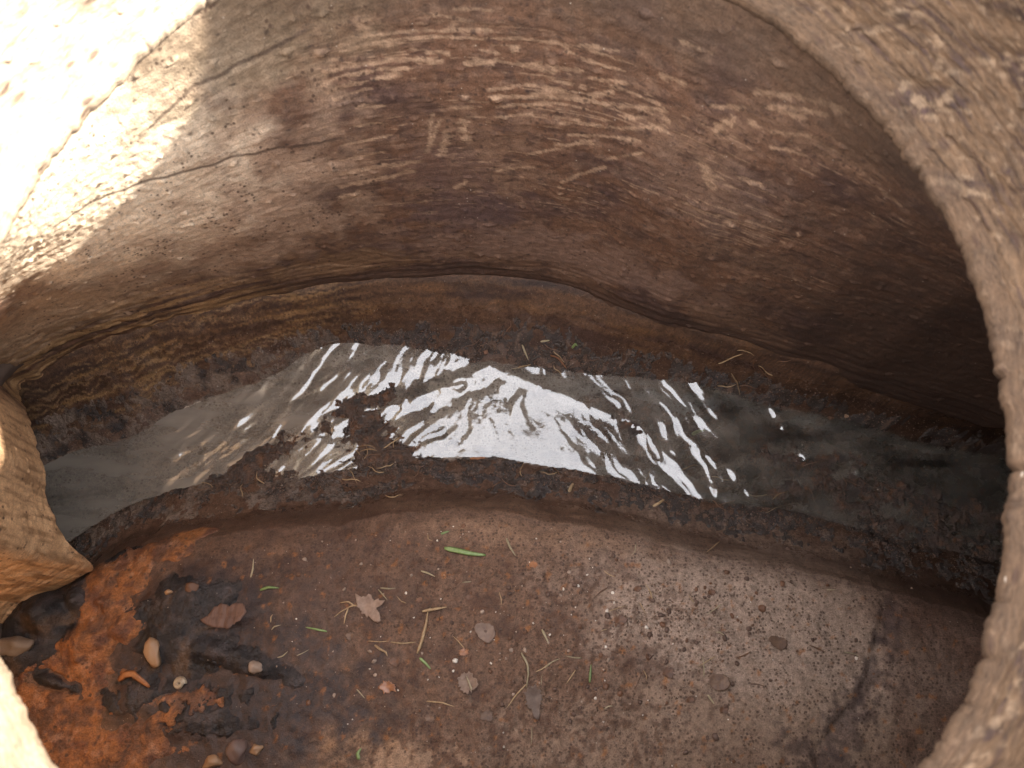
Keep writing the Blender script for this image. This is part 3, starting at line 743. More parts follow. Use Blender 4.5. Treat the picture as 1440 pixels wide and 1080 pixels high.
# ------------------------------------------------------------------ neck above the rim
NT = 0.72                           # ground level, top of the neck
prof = [(1.03, RZ - .012), (1.008, RZ - .008), (0.999, RZ - .002), (1.0, RZ + .003)]
for q in np.linspace(0, 1, 14)[1:]:
    prof.append((1.0 + 0.022 * q, RZ + 0.003 + 0.012 * q))
for q in np.linspace(0, 1, 130)[1:]:
    prof.append((1.022 + 0.012 * sst(0, .08, q) + 0.10 * q, RZ + 0.015 + (NT - RZ - 0.015) * q))
prof = np.array(prof, float)
nN = 1500
an = np.linspace(-math.pi, math.pi, nN, endpoint=False)
rb = rim_r(an)
SN = np.broadcast_to((an * RIM_MEAN)[None, :], (len(prof), nN)); PN = np.broadcast_to(np.arange(len(prof))[:, None], SN.shape)
ZN = np.broadcast_to(prof[:, 1][:, None], SN.shape).copy()
# circular noise coordinates so that the ring closes
cxn, syn = np.cos(an)[None, :], np.sin(an)[None, :]
def ring(fr_, fz, octv, seed):
    return 0.5 * (fbm(cxn * RIM_MEAN * fr_ + 0 * ZN, ZN * fz + syn * RIM_MEAN * fr_, octv, seed) + fbm(syn * RIM_MEAN * fr_ + 40, ZN * fz - cxn * RIM_MEAN * fr_, octv, seed + 7))
upper = sst(RZ + 0.010, RZ + 0.02, ZN)
grv = ring(16.0, 340, 3, 130)
lump = ring(34, 34, 4, 131); pit = ring(70, 70, 3, 132)
reln = upper * (0.0010 * grv + 0.0020 * lump) + 0.0012 * pit * (0.15 + 0.85 * upper) + 0.0025 * ring(14, 6, 3, 133)
reln -= upper * 0.003 * sst(0.45, 0.7, ring(90, 90, 2, 134))
chips = 0.0019 * ring(130, 5, 3, 135) + 0.003 * ring(22, 5, 2, 136)
topr = 0.352 + 0.046 * np.exp(-((an - math.radians(60)) / math.radians(11)) ** 2) - 0.010 * np.exp(-((an - math.radians(80)) / math.radians(9)) ** 2) - 0.060 * np.exp(-((an - math.radians(28)) / math.radians(15)) ** 2)  # unseen top edge, bulged and notched to shape the sun patch below
kz = (sst(RZ + 0.06, NT, ZN))
reln = reln - 0.0022 * sst(0.3, 0.6, ring(110, 5, 3, 150)) * sst(RZ + .012, RZ + .002, ZN) * -1
RN = lerp(rb[None, :] * prof[:, 0][:, None], np.broadcast_to(topr[None, :], ZN.shape), kz) + reln + chips * sst(RZ + .02, RZ, ZN)
XN = RC[0] + RN * cxn; YN_ = RC[1] + RN * syn
VN = np.stack([XN, YN_, ZN], -1).reshape(-1, 3)
g = ring(22, 380, 3, 137).ravel(); lm = ring(34, 40, 4, 138).ravel(); ff = ring(120, 160, 3, 139).ravel()
cN = np.tile(np.array([0.090, 0.059, 0.036]), (len(VN), 1))  # tone lowered to stand in for an onlooker blocking the sky
cN = mixcol(cN, (0.030, 0.018, 0.011), sst(0.0, 0.5, g) * 0.75)
cN = mixcol(cN, (0.034, 0.021, 0.014), sst(0.0, 0.45, lm) * 0.8)
cN = mixcol(cN, (0.19, 0.14, 0.095), sst(0.18, 0.5, ff + 0.5 * lm) * 0.6)
up = upper.ravel()
cN = mixcol(cN, (0.075, 0.050, 0.033), (1 - up) * 0.6)
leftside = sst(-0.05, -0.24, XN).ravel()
lowl = sst(0.10, 0.0, YN_).ravel()[:, None]  # lower left dulled in colour, standing in for less direct sun
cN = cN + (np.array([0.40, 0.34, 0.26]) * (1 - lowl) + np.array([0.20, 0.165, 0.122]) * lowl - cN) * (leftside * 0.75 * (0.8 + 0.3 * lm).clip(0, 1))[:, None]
cN = warm(cN, 1.12) * 1.10
run_n = np.stack([SN.ravel(), ZN.ravel(), np.zeros(len(VN))], 1)
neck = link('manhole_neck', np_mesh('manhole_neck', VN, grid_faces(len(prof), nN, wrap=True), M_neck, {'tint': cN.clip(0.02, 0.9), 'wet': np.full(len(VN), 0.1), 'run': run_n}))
tag(neck, 'round grooved concrete manhole neck framing the view', 'manhole neck')

# ------------------------------------------------------------------ ground around the manhole, drain pipes behind the wall
M_ground = plain_mat('dry_soil', (0.16, 0.13, 0.08), (0.10, 0.12, 0.05), scale=6.0, rough=0.9, bump=0.4, dist=0.02)
ro = np.array([1.0, 1.3, 2, 4, 10, 40, 200, 900])
last = VN[-nN:]
rows = []
for k_ in ro:
    rows.append(np.stack([RC[0] + (last[:, 0] - RC[0]) * k_, RC[1] + (last[:, 1] - RC[1]) * k_, np.full(nN, NT)], 1)[::10])
gme = np_mesh('ground', np.concatenate(rows), grid_faces(len(ro), nN // 10, wrap=True), M_ground)
tag(link('ground', gme), 'ground round the open manhole', kind='structure')
M_pipe = plain_mat('clay_pipe', (0.14, 0.10, 0.08), (0.09, 0.065, 0.05), scale=30, rough=0.6)
def pipe(x0, x1, yc, label):
    bm = bmesh.new()
    n = 40; R, R2 = 0.185, 0.205
    loops = []
    for x, r in [(x0, R), (x0, R2), (x1, R2), (x1 * 1.02, 0.001)]:
        loops.append([bm.verts.new((x, yc + r * math.cos(2 * math.pi * i / n), -0.085 + r * math.sin(2 * math.pi * i / n))) for i in range(n)])
    inner = [bm.verts.new((x1, yc + R * math.cos(2 * math.pi * i / n), -0.085 + R * math.sin(2 * math.pi * i / n))) for i in range(n)]
    seq = [inner] + loops
    for a, b in zip(seq[:-1], seq[1:]):
        for i in range(n):
            bm.faces.new((a[i], a[(i + 1) % n], b[(i + 1) % n], b[i]))
    me = bpy.data.meshes.new('drain_pipe'); bm.to_mesh(me); bm.free()
    for p in me.polygons: p.use_smooth = True
    me.materials.append(M_pipe)
    return tag(link('drain_pipe', me), label, 'pipe', 'drain pipes behind the chamber wall')
pipe(-0.62, -1.1, 0.20, 'dark drain pipe mouth at the left end of the channel')
pipe(0.72, 1.1, 0.18, 'dark drain pipe mouth at the right end of the channel')
#DETAILS
# ------------------------------------------------------------------ small things lying on the floor
KP = 0.00093                        # metres per photo pixel on the benching
M_grass = plain_mat('green_blade', (0.12, 0.19, 0.05), (0.20, 0.26, 0.10), scale=300, rough=0.5, stretch=(1, 1, 1))
M_straw = plain_mat('dry_straw', (0.42, 0.30, 0.17), (0.26, 0.16, 0.08), scale=250, rough=0.7)
M_pstraw = plain_mat('pale_stem', (0.38, 0.31, 0.21), (0.27, 0.22, 0.12), scale=250, rough=0.6)
M_leaf = plain_mat('grey_brown_leaf', (0.20, 0.135, 0.10), (0.125, 0.08, 0.06), scale=150, rough=0.65, bump=0.5)
M_pleaf = plain_mat('pale_leaf', (0.27, 0.185, 0.135), (0.16, 0.10, 0.072), scale=160, rough=0.7, bump=0.6)
M_bark = plain_mat('reddish_bark', (0.20, 0.11, 0.078), (0.10, 0.052, 0.038), scale=90, rough=0.7, bump=0.7, stretch=(3, 0.6, 1))
M_oleaf = plain_mat('orange_leaf', (0.35, 0.14, 0.05), (0.18, 0.07, 0.03), scale=200, rough=0.35, bump=0.3)
M_bleaf = plain_mat('brown_leaf', (0.17, 0.10, 0.06), (0.09, 0.05, 0.035), scale=200, rough=0.6, bump=0.5)
M_root = plain_mat('root_fibre', (0.16, 0.075, 0.035), (0.07, 0.035, 0.02), scale=300, rough=0.5)
M_stone = plain_mat('buff_stone', (0.34, 0.21, 0.12), (0.23, 0.13, 0.07), scale=120, rough=0.35, bump=0.3)
M_gstone = plain_mat('dull_stone', (0.27, 0.20, 0.14), (0.13, 0.09, 0.07), scale=110, rough=0.45, bump=0.4)
M_dstone = plain_mat('dark_stone', (0.10, 0.065, 0.055), (0.17, 0.11, 0.09), scale=130, rough=0.35, bump=0.4)
M_white = plain_mat('white_fleck', (0.72, 0.66, 0.58), (0.5, 0.42, 0.35), scale=200, rough=0.6)
M_rpeb = plain_mat('rust_pebble', (0.17, 0.075, 0.034), (0.085, 0.042, 0.027), scale=200, rough=0.6)
M_bpeb = plain_mat('brown_pebble', (0.13, 0.075, 0.05), (0.06, 0.035, 0.028), scale=300, rough=0.6)
M_ppeb = plain_mat('pale_pebble', (0.38, 0.28, 0.21), (0.24, 0.17, 0.13), scale=300, rough=0.6)
M_grit = plain_mat('grit', (0.15, 0.085, 0.05), (0.08, 0.045, 0.03), scale=60, rough=0.7, island=0.22)
M_shell = plain_mat('shell', (0.5, 0.42, 0.3), (0.3, 0.22, 0.15), scale=150, rough=0.3)

def strand(name, pts, wpx, mat, label=None, cat=None, group=None, flat=0.35, lift=0.0012, arch=0.0, tip=0.15, n=14, seed=0, butt=0.5):
    """a blade, straw or root: closed tube along pixels on the floor, flattened, tapering to its tip"""
    P = [ground(a, b) for a, b in pts]
    ctrl = np.array([[p[0], p[1]] for p in P])
    tt = np.concatenate([[0], np.cumsum(np.hypot(*np.diff(ctrl, axis=0).T))]); L = tt[-1]
    q = np.linspace(0, L, n)
    x = smooth1(np.interp(q, tt, ctrl[:, 0]), 1); y = smooth1(np.interp(q, tt, ctrl[:, 1]), 1)
    u = q / L
    rnd = np.random.default_rng(seed + int(pts[0][0] * 7 + pts[0][1]))
    zz = np.array([float(hgt(a, b)) for a, b in zip(x, y)])
    zz = np.maximum(smooth1(zz, 2), zz) + lift + arch * np.sin(math.pi * u) + 0.0006 * rnd.random() * u
    o = np.array([x[0], y[0], zz[0]])
    tx = np.gradient(x); ty = np.gradient(y); l = np.hypot(tx, ty) + 1e-9
    sx, sy = -ty / l, tx / l
    wd = 0.5 * wpx * 0.8 * KP * np.minimum(1, butt + (1 - butt) * u / 0.15) * (tip + (1 - tip) * np.sqrt(np.clip((1 - u) / 0.6, 0, 1)))
    V = []
    K = 6
    for i in range(n):
        for k in range(K):
            a = 2 * math.pi * k / K
            c, s_ = math.cos(a) * wd[i], math.sin(a) * max(wd[i] * flat, 0.0002)
            V.append((x[i] + sx[i] * c - o[0], y[i] + sy[i] * c - o[1], zz[i] + s_ - o[2]))
    F = [(i * K + k, i * K + (k + 1) % K, (i + 1) * K + (k + 1) % K, (i + 1) * K + k) for i in range(n - 1) for k in range(K)]
    F += [tuple(range(K))[::-1], tuple((n - 1) * K + k for k in range(K))]
    me = bpy.data.meshes.new(name); me.from_pydata(V, [], F); me.update()
    for p in me.polygons: p.use_smooth = True
    me.materials.append(mat)
    ob = link(name, me); ob.location = o
    return tag(ob, label, cat, group)

def flake(name, px, py, outline, mat, label=None, cat=None, group=None, curl=0.004, lift=0.001, thick=0.0006, vein=0.0, tilt=(0, 0), seed=0, rag=0.12):
    """a leaf or chip: outline in pixels round its centre, cupped, with a torn edge and real thickness"""
    x0, y0, z0 = ground(px, py)
    n, R = 40, 6
    oa = np.array([[ox * KP * 0.86, -oy * KP * 0.86] for ox, oy in outline])
    an_ = np.arctan2(oa[:, 1], oa[:, 0]); ar = np.hypot(oa[:, 0], oa[:, 1]); k = np.argsort(an_); an_ = an_[k]; ar = ar[k]
    th = np.linspace(-math.pi, math.pi, n, endpoint=False)
    rr = np.interp(th, an_, ar, period=2 * math.pi)
    rnd = np.random.default_rng(seed + int(px * 3 + py))
    rr = rr * (1 + rag * rnd.standard_normal(n) * 0.6)
    nrm = gnormal(x0, y0, 0.01)
    V = [[0, 0, 0]]
    for i in range(1, R + 1):
        f = i / R
        for j in range(n):
            V.append([rr[j] * f * math.cos(th[j]), rr[j] * f * math.sin(th[j]), 0])
    V = np.array(V)
    size = ar.max()
    V[:, 2] = curl * (V[:, 0] ** 2 + 0.6 * V[:, 1] ** 2) / size ** 2 + 0.25 * curl * perlin(V[:, 0] / size * 2 + px, V[:, 1] / size * 2 + py, 7)
    if vein: V[:, 2] += vein * np.abs(np.sin(V[:, 0] / size * 9)) * np.sign(0.5) - vein * np.exp(-(V[:, 1] / (size * .08)) ** 2)
    V[:, 2] += V[:, 0] * tilt[0] + V[:, 1] * tilt[1]
    # follow the slope of the floor and rest just clear of it
    V[:, 2] += -(nrm.x * V[:, 0] + nrm.y * V[:, 1]) / max(nrm.z, 0.3)
    gap = np.array([V[i, 2] + z0 - float(hgt(x0 + V[i, 0], y0 + V[i, 1])) for i in range(len(V))])
    V[:, 2] += lift - np.percentile(gap, 15)
    B = V.copy(); B[:, 2] -= thick
    m = len(V)
    F = []
    for sgn, off in ((1, 0), (-1, m)):
        for j in range(n):
            a, b = 1 + j + off, 1 + (j + 1) % n + off
            F.append((off, a, b)[::sgn])
            for i in range(R - 1):
                q = (1 + i * n + j + off, 1 + (i + 1) * n + j + off, 1 + (i + 1) * n + (j + 1) % n + off, 1 + i * n + (j + 1) % n + off)
                F.append(q[::sgn])
    e = 1 + (R - 1) * n
    F += [(e + j, e + j + m, e + (j + 1) % n + m, e + (j + 1) % n) for j in range(n)]
    me = bpy.data.meshes.new(name); me.from_pydata(np.concatenate([V, B]).tolist(), [], F); me.update()
    for p in me.polygons: p.use_smooth = True
    me.materials.append(mat)
    ob = link(name, me); ob.location = (x0, y0, z0)
    return tag(ob, label, cat, group)

def lump_mesh(name, mat, seed, sub=2, rough=0.22, flat=0.65, angular=False):
    bm = bmesh.new()
    bmesh.ops.create_icosphere(bm, subdivisions=sub, radius=1.0)
    rnd = random.Random(seed)
    planes = [(Vector((rnd.gauss(0, 1), rnd.gauss(0, 1), rnd.gauss(0, 1))).normalized(), rnd.uniform(.62, .9)) for _ in range(7)]
    for v in bm.verts:
        for nv, dv in planes:
            h = v.co.dot(nv)
            if h > dv: v.co -= nv * (h - dv) * 0.85
        k = 1 + rough * float(perlin(v.co.x * 1.7 + seed, v.co.y * 1.7 + v.co.z * 1.1, seed))
        v.co = Vector((v.co.x * k, v.co.y * k, v.co.z * k * flat))
    me = bpy.data.meshes.new(name); bm.to_mesh(me); bm.free()
    for p in me.polygons: p.use_smooth = not angular
    me.materials.append(mat)
    return me
def stone(name, px, py, rx, ry, rz, mat, label, cat='stone', group=None, rot=0.0, sub=3, sink=0.35, seed=1, rough=0.25):
    me = lump_mesh(name, mat, seed + int(px), sub, rough, 1.0)
    ob = link(name, me)
    x, y, z = ground(px, py)
    ob.location = (x, y, z + rz * KP * (1 - 2 * sink) * 0.5)
    ob.scale = (rx * KP, ry * KP, rz * KP); ob.rotation_euler = (0.1, 0.05, rot)
    return tag(ob, label, cat, group)

# stones
stone('stone', 20, 908, 23, 14, 12, M_gstone, 'dull grey brown stone wedged in black sludge at the left rim', rot=0.1)
stone('stone', 216, 918, 12, 19, 10, M_stone, 'smooth buff orange elongated stone on the black sludge mound', rot=0.35, sink=0.15)
stone('stone', 335, 1056, 14, 15, 11, M_dstone, 'dark wet reddish stone with a small buff stone beside it', rot=0.4)
stone('stone', 361, 1054, 8, 7, 6, M_stone, 'small buff stone touching the dark wet reddish stone')
stone('stone', 299, 1072, 13, 8, 7, M_stone, 'flat tan stone left of the dark wet reddish stone', rot=0.2)
stone('stone', 237, 833, 5, 4, 4, M_stone, 'tiny orange tan stone on top of the black mound')
stone('stone', 270, 826, 9, 7, 4, M_rpeb, 'rusty brown lump at the right of the black mound', sink=0.4)
stone('stone', 358, 938, 10, 8, 6, M_ppeb, 'pinkish grey stone at the end of the black sludge ridge')
stone('stone', 1072, 855, 0.1 + 6, 5, 4, M_rpeb, 'reddish pebble lodged in the pale benching right of the crumbs')
stone('stone', 683, 495, 4, 4, 3, M_rpeb, 'single orange pebble on the far mud bank above the bright water')
stone('stone', 1168, 588, 6, 4, 3, M_rpeb, 'orange brown pebble at the far waterline on the right')
stone('stone', 1190, 585, 4, 3, 3, M_stone, 'ochre pebble at the far waterline on the right')
stone('stone', 640, 929, 0.1 + 4, 3, 3, M_white, 'brightest white fleck among crumbs left of the round leaf', cat='fleck')
# snail shell
sh_ = []
x, y, z = ground(254, 961)
bm = bmesh.new()
for i in range(60):
    f = i / 59; a = f * 4.2 * math.pi; r = 7.5 * KP * (1 - f) ** 0.8 + 0.0004; tr_ = 3.6 * KP * (1 - f) ** 0.8 + 0.0003
    ring_ = []
    for k in range(8):
        b = 2 * math.pi * k / 8
        rad = r + tr_ * math.cos(b) - tr_ * .6
        ring_.append(bm.verts.new((rad * math.cos(a), rad * math.sin(a), tr_ * math.sin(b) + f * 0.005)))
    if sh_:
        for k in range(8): bm.faces.new((sh_[k], sh_[(k + 1) % 8], ring_[(k + 1) % 8], ring_[k]))
    sh_ = ring_
me = bpy.data.meshes.new('snail_shell'); bm.to_mesh(me); bm.free()
for p in me.polygons: p.use_smooth = True
me.materials.append(M_shell)
ob = link('snail_shell', me); ob.location = (x, y, z + 0.0025)
tag(ob, 'small round coiled shell lying in the black sludge', 'shell')

# leaves and chips
flake('leaf', 518, 853, [(-20, -18), (-8, -12), (4, -20), (8, -8), (24, -10), (14, 2), (18, 20), (2, 16), (-10, 6), (-18, -4)], M_pleaf, 'pale torn ragged leaf beside fine roots', 'leaf', curl=0.006, lift=0.003, rag=0.22)
flake('leaf', 681, 890, [(-14, -12), (0, -14), (14, -8), (15, 6), (8, 15), (-2, 10), (-10, 2)], M_leaf, 'smooth grey brown leaf fragment in the middle of the benching', 'leaf', curl=0.004, lift=0.002, rag=0.05)
flake('leaf', 657, 959, [(-14, -6), (-4, -14), (10, -8), (15, 4), (6, 12), (-10, 10)], M_pleaf, 'round tan leaf scrap with a short straw across its edge', 'leaf', curl=0.006, lift=0.002, rag=0.17)
flake('leaf', 750, 984, [(-9, -16), (4, -20), (11, -8), (9, 8), (12, 14), (4, 26), (-2, 12), (-10, 4)], M_leaf, 'shredded grey leaf under the curved green stem', 'leaf', curl=0.005, lift=0.002, rag=0.25)
flake('leaf', 1010, 960, [(-15, -8), (0, -12), (14, -6), (13, 8), (4, 11), (-8, 8)], M_bleaf, 'flat brown leaf lying alone on the pale benching', 'leaf', curl=0.003, lift=0.002, rag=0.06)
flake('leaf', 1094, 904, [(-14, -6), (2, -7), (14, -2), (12, 5), (-6, 6)], M_bleaf, 'narrow brown chip at the end of a crack in the pale benching', 'leaf', curl=0.002, lift=0.002, rag=0.1)
flake('bark', 318, 866, [(-36, 8), (-24, -4), (4, -14), (28, -16), (32, -8), (20, 10), (-4, 16), (-22, 14)], M_bark, 'ribbed reddish bark piece between black sludge and bare benching', 'bark', curl=0.004, lift=0.002, vein=0.0016, rag=0.08)
strand('leaf', [(168, 957), (180, 948), (192, 947), (202, 956), (212, 966)], 11, M_oleaf, 'curled shiny orange brown leaf in the sludge', 'leaf', flat=0.25, lift=0.003, arch=0.006, tip=0.3)
ochre = [(652, 917, 8, 'squarish ochre', 'just below the smooth grey leaf'), (685, 1006, 10, 'long slanting brown', 'below the round tan leaf'), (555, 931, 9, 'dull brown', 'left of the forked straw foot'),
         (545, 966, 11, 'broad olive brown', 'below the dull brown flake'), (605, 1010, 7, 'small brown', 'left of the long slanting flake'), (940, 945, 10, 'dark reddish', 'left of the flat brown leaf'),
         (1018, 998, 7, 'rusty', 'below the flat brown leaf'), (970, 984, 6, 'tiny rusty', 'left of the bright straw splinter'), (897, 828, 6, 'thin orange', 'top right of the crumbs'), (1000, 833, 7, 'orange brown', 'on the pale benching above the crack'),
         (492, 894, 7, 'yellowish', 'under the torn ragged leaf'), (660, 840, 6, 'faint brown', 'between the crosswise straw and grass blade'), (750, 793, 7, 'mustard', 'right of the pale reddish straw'), (590, 843, 5, 'orange', 'above the crosswise straw'),
         (873, 872, 9, 'dark olive', 'amid the densest crumbs')]
for i, (a, b, r, adj, where) in enumerate(ochre):
    pts = [(r * (0.8 + 0.4 * random.random()) * math.cos(t), r * (0.55 + 0.3 * random.random()) * math.sin(t)) for t in np.linspace(0, 2 * math.pi, 8)[:-1]]
    flake('leaf_flake', a, b, pts, [M_oleaf, M_bleaf, M_rpeb][i % 3] if 'orange' not in adj and 'rusty' not in adj else M_rpeb,
          f'{adj} leaf flake pressed into the near benching, {where}', 'leaf flake', 'leaf flakes trodden into the near benching', curl=0.0015, lift=0.001, seed=i, rag=0.22)

# grass and straw one can single out
strand('grass_blade', [(625, 771), (640, 774), (662, 779), (683, 781)], 9, M_grass, 'broad bright green grass blade in the middle of the benching', 'grass blade', flat=0.25, lift=0.002, arch=0.003, tip=0.25)
strand('grass_blade', [(620, 751), (632, 747)], 4, M_grass, 'short green blade just above the broad bright green blade', 'grass blade', flat=0.3)
strand('grass_blade', [(366, 830), (378, 826), (393, 827)], 5, M_grass, 'short green blade left, near the ribbed bark piece', 'grass blade', flat=0.3, arch=0.002)
strand('grass_blade', [(590, 925), (598, 932), (606, 941)], 5, M_grass, 'little green blade at the foot of the forked straw', 'grass blade', flat=0.3)
strand('grass_blade', [(505, 1068), (503, 1060), (508, 1052)], 6, M_grass, 'pale green blade at the bottom left of the benching', 'grass blade', flat=0.3)
strand('grass_blade', [(829, 960), (830, 947), (831, 934)], 4, M_grass, 'upright thin green blade right of the curved stem', 'grass blade', flat=0.4)
strand('grass_blade', [(804, 490), (809, 484), (812, 487)], 5, M_grass, 'green scrap on the far mud bank', 'grass blade', flat=0.4)
strand('grass_blade', [(972, 612), (982, 607), (990, 606)], 7, M_grass, 'green blade lying on brown silt in the stream', 'grass blade', flat=0.3, lift=0.004)
strand('grass_blade', [(460, 888), (445, 885), (430, 882)], 3.5, M_grass, 'thin pale green blade left of the torn ragged leaf', 'grass blade', flat=0.4)
strand('stem', [(733, 918), (742, 934), (743, 948), (740, 968)], 4, M_pstraw, 'long curved greenish stem above the shredded grey leaf', 'stem', arch=0.004, flat=0.8)
strand('stem', [(740, 962), (725, 978), (713, 995)], 2.5, M_straw, 'thin brown stem running left from the shredded grey leaf', 'stem', flat=0.8)
strand('straw', [(587, 919), (594, 900), (600, 876), (602, 858)], 5.5, M_straw, 'upright leg of the forked straw on the benching', 'straw', arch=0.003, flat=0.7)
strand('straw', [(594, 860), (610, 857), (629, 854)], 5, M_straw, 'crosswise straw lying over the upright forked straw', 'straw', lift=0.004, flat=0.7)
strand('straw', [(535, 827), (547, 828), (557, 827)], 3, M_pstraw, 'short pale straw above the torn ragged leaf', 'straw', flat=0.8)
strand('straw', [(592, 803), (602, 806), (612, 811)], 3, M_pstraw, 'pale straw splinter above the forked straw', 'straw', flat=0.8)
strand('straw', [(712, 757), (717, 769), (725, 782)], 4, M_pstraw, 'pale reddish straw right of the broad green blade', 'straw', flat=0.7)
strand('straw', [(762, 885), (767, 895), (771, 904)], 4, M_pstraw, 'pale straw right of the smooth grey leaf', 'straw', flat=0.7)
strand('straw', [(995, 977), (1000, 984), (1004, 990)], 3.5, M_pstraw, 'bright straw splinter beside the flat brown leaf', 'straw', flat=0.7)
strand('straw', [(527, 907), (535, 913), (543, 917), (545, 923)], 4, M_straw, 'curled tan straw below the torn ragged leaf', 'straw', arch=0.002)
strand('straw', [(550, 903), (565, 905), (585, 903)], 3, M_straw, 'thin straw crossing left of the forked straw foot', 'straw')
strand('straw', [(734, 485), (738, 496), (743, 507)], 3.5, M_pstraw, 'pale thin straw standing on the far mud bank', 'straw', arch=0.003)
strand('straw', [(760, 481), (766, 480), (773, 479)], 4, M_pstraw, 'short pale chip of straw on the far mud bank', 'straw')
strand('straw', [(774, 500), (785, 505), (797, 520)], 3.5, M_oleaf, 'rust coloured twig at the far waterline', 'straw', arch=0.003)
strand('straw', [(1028, 525), (1036, 540), (1040, 556)], 3, M_straw, 'tan straw hanging over the far bank on the right', 'straw', arch=0.003)
strand('straw', [(1010, 512), (1030, 503), (1045, 498)], 3, M_straw, 'thin straw lying along the far bank on the right', 'straw')
strand('straw', [(800, 692), (803, 685), (806, 680)], 7, M_straw, 'stubby brown straw on the near mud bank', 'straw', tip=0.6)
strand('straw', [(918, 712), (926, 708), (933, 703)], 5, M_straw, 'tan straw chip on the near mud bank below the water', 'straw', tip=0.6)
strand('straw', [(353, 812), (356, 800), (357, 786)], 3, M_pstraw, 'upright pale straw at the left of the benching', 'straw')
strand('straw', [(661, 645), (672, 645), (682, 644)], 5, M_oleaf, 'orange straw at the near waterline', 'straw', tip=0.5)
strand('straw', [(664, 970), (661, 962), (656, 950)], 3, M_pstraw, 'short straw lying across the round tan leaf', 'straw', lift=0.006)

# crumbs and pebbles strewn on the near benching
def strewn(name, mats, count, rmin, rmax, label, cat, group, cx, cy, sx, sy, seed, flat=0.6):
    rnd = random.Random(seed)
    protos = [lump_mesh(name, mats[i % len(mats)], seed * 13 + i, 2, 0.3, flat) for i in range(5)]
    first = None; k = 0
    while k < count:
        px, py = rnd.gauss(cx, sx), rnd.gauss(cy, sy)
        if not (380 < px < 1290 and 735 < py < 1078): continue
        x, y, z = ground(px, py)
        r = rmin + (rmax - rmin) * rnd.random() ** 2.2
        if first is None:
            first = link(name, protos[0]); ob = first
            tag(ob, label, cat, group)
        else:
            ob = first.copy(); ob.data = protos[k % 5]; COL.objects.link(ob)
        a, b = rnd.uniform(.8, 1.3), rnd.uniform(.7, 1.1)
        ob.scale = (r * KP * a, r * KP * b, r * KP)
        ob.rotation_euler = (rnd.uniform(-.3, .3), rnd.uniform(-.3, .3), rnd.uniform(0, 6.3))
        ob.location = (x, y, z + r * KP * 0.12)
        k += 1
strewn('pebble', [M_rpeb], 70, 1.3, 4.2, 'small rust coloured crumb on the near benching', 'pebble', 'rust coloured crumbs on the near benching', 860, 900, 190, 90, 3)
strewn('pebble', [M_bpeb], 150, 1.3, 4.2, 'small dark brown crumb on the near benching', 'pebble', 'dark brown crumbs on the near benching', 880, 890, 170, 85, 4)
strewn('pebble', [M_ppeb], 70, 1.2, 3.6, 'small buff pebble on the near benching', 'pebble', 'buff pebbles on the near benching', 700, 890, 230, 90, 5)
strewn('fleck', [M_white], 60, 0.9, 2.4, 'tiny white fleck on the near benching', 'fleck', 'white flecks on the near benching', 760, 890, 200, 90, 6)

# loose straw splinters and root hairs
rnd = random.Random(11)
for i in range(60):
    px, py = rnd.gauss(720, 240), rnd.gauss(880, 100)
    if not (380 < px < 1250 and 745 < py < 1070): continue
    a = rnd.uniform(0, 6.3); L_ = rnd.uniform(5, 15)
    mid_ = (px + rnd.uniform(-3, 3), py + rnd.uniform(-3, 3))
    strand('splinter', [(px - L_ * math.cos(a), py - L_ * math.sin(a)), mid_, (px + L_ * math.cos(a), py + L_ * math.sin(a))], rnd.uniform(1.2, 2.4), [M_pstraw, M_straw, M_root][i % 3],
           'thin dry splinter scattered on the near benching', 'splinter', 'dry splinters scattered on the near benching', n=6, flat=0.9, lift=0.0008, seed=i)
for i in range(90):
    c = rnd.choice([(530, 640, 34, 34), (520, 660, 40, 20), (450, 620, 70, 30), (540, 640, 30, 30), (330, 690, 40, 14), (720, 672, 130, 10), (960, 700, 90, 12), (1040, 520, 60, 14), (1150, 660, 80, 20), (790, 500, 90, 12)])
    px, py = rnd.gauss(c[0], c[2]), rnd.gauss(c[1], c[3])
    a = rnd.uniform(0, 6.3); pts = [(px, py)]
    for k in range(4):
        a += rnd.uniform(-.7, .7); pts.append((pts[-1][0] + 7 * math.cos(a), pts[-1][1] + 5 * math.sin(a)))
    strand('root', pts, rnd.uniform(1.3, 2.6), [M_root, M_root, M_straw][i % 3], 'fine wet root fibre caught on the mud by the stream', 'root', 'fine roots caught on the mud by the stream', n=10, flat=0.9, lift=0.0014, seed=i)
for pts in [[(515, 850), (495, 852), (480, 860), (470, 868)], [(500, 853), (490, 846), (478, 848)], [(490, 855), (486, 866), (484, 878)], [(600, 986), (622, 988), (640, 994)]]:
    strand('root', pts, 2.6, M_straw, 'fine root fibre beside the pale leaves on the benching', 'root', 'fine roots beside the pale leaves', n=10, flat=0.9)

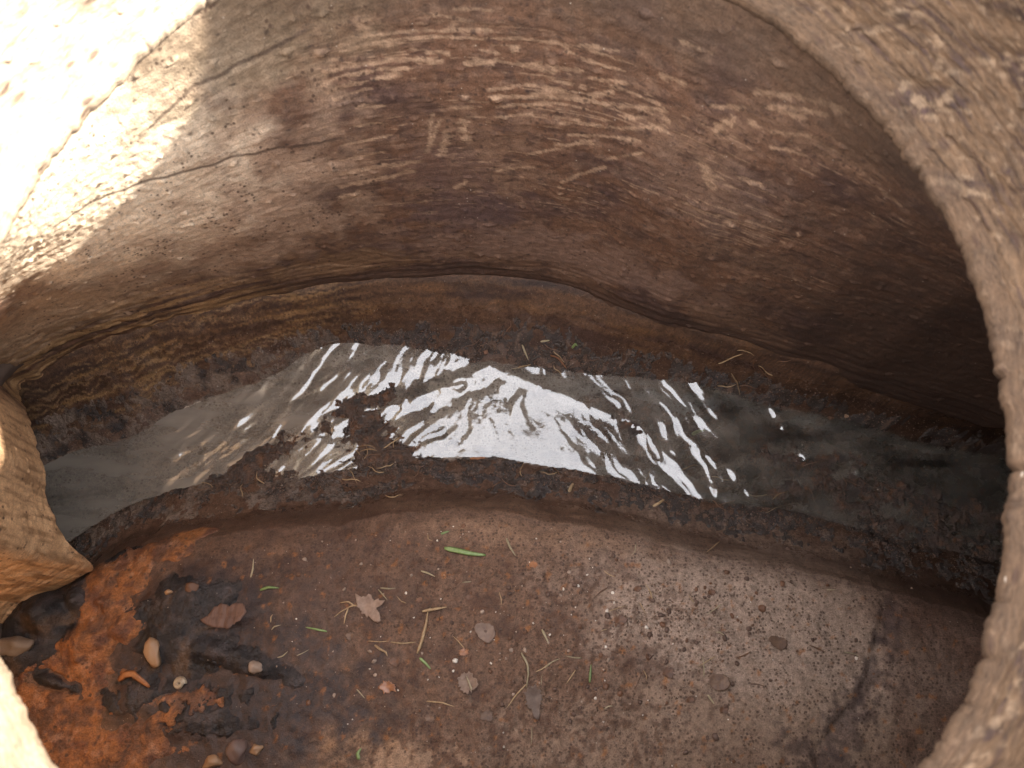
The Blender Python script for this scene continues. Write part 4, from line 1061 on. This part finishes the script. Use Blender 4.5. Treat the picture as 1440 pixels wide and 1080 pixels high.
# grit: uncountable crumbs of soil on banks and benching
oct_v = np.array([(1, 0, 0), (-.8, .5, 0), (-.6, -.8, 0), (0.1, 0, .9), (0, 0.1, -.9)], float)
oct_f = np.array([(0, 1, 3), (1, 2, 3), (2, 0, 3), (1, 0, 4), (2, 1, 4), (0, 2, 4)])
def grit(name, n, sampler, rmin, rmax, mat, label, seed):
    g_ = np.random.default_rng(seed)
    X, Y = sampler(g_, n)
    Z = hgt(X, Y); R = (rmin + (rmax - rmin) * g_.random(len(X)) ** 3) * KP
    th = g_.random(len(X)) * 6.28
    cs, sn = np.cos(th)[:, None], np.sin(th)[:, None]
    sc = 0.7 + 0.6 * g_.random((len(X), 5))
    vx = (oct_v[None, :, 0] * cs - oct_v[None, :, 1] * sn) * R[:, None] * sc + X[:, None]
    vy = (oct_v[None, :, 0] * sn + oct_v[None, :, 1] * cs) * R[:, None] * sc + Y[:, None]
    vz = oct_v[None, :, 2] * 0.7 * R[:, None] + Z[:, None] + 0.0002
    V = np.stack([vx, vy, vz], -1).reshape(-1, 3)
    F = (oct_f[None] + 5 * np.arange(len(X))[:, None, None]).reshape(-1, 3)
    tag(link(name, np_mesh(name, V, F, mat, smooth=False)), label, kind='stuff')
def on_bench(g_, n):
    px = g_.normal(820, 230, n); py = g_.normal(900, 95, n)
    ok = (px > 360) & (px < 1290) & (py > 740) & (py < 1085)
    px, py = px[ok], py[ok]
    X, Y = np.array([at(a, b, -0.004) for a, b in zip(px, py)]).T
    dens = sst(-0.35, 0.5, fbm(X * 14, Y * 14, 3, 200))
    k = g_.random(len(X)) < dens
    return X[k], Y[k]
def on_banks(g_, n):
    X = g_.uniform(-0.62, 0.62, n)
    side = g_.random(n) < 0.5
    o_ = np.abs(g_.normal(0.016, 0.012, n))
    Y = np.where(side, np.interp(X, xs_d, YF) + o_, np.interp(X, xs_d, YN) - o_)
    return X, Y
grit('soil_grit', 15000, on_bench, 0.5, 2.1, M_grit, 'fine soil crumbs strewn over the near benching', 31)
grit('bank_grit', 9000, on_banks, 0.5, 1.9, M_grit, 'dark grit sticking to the mud banks', 32)
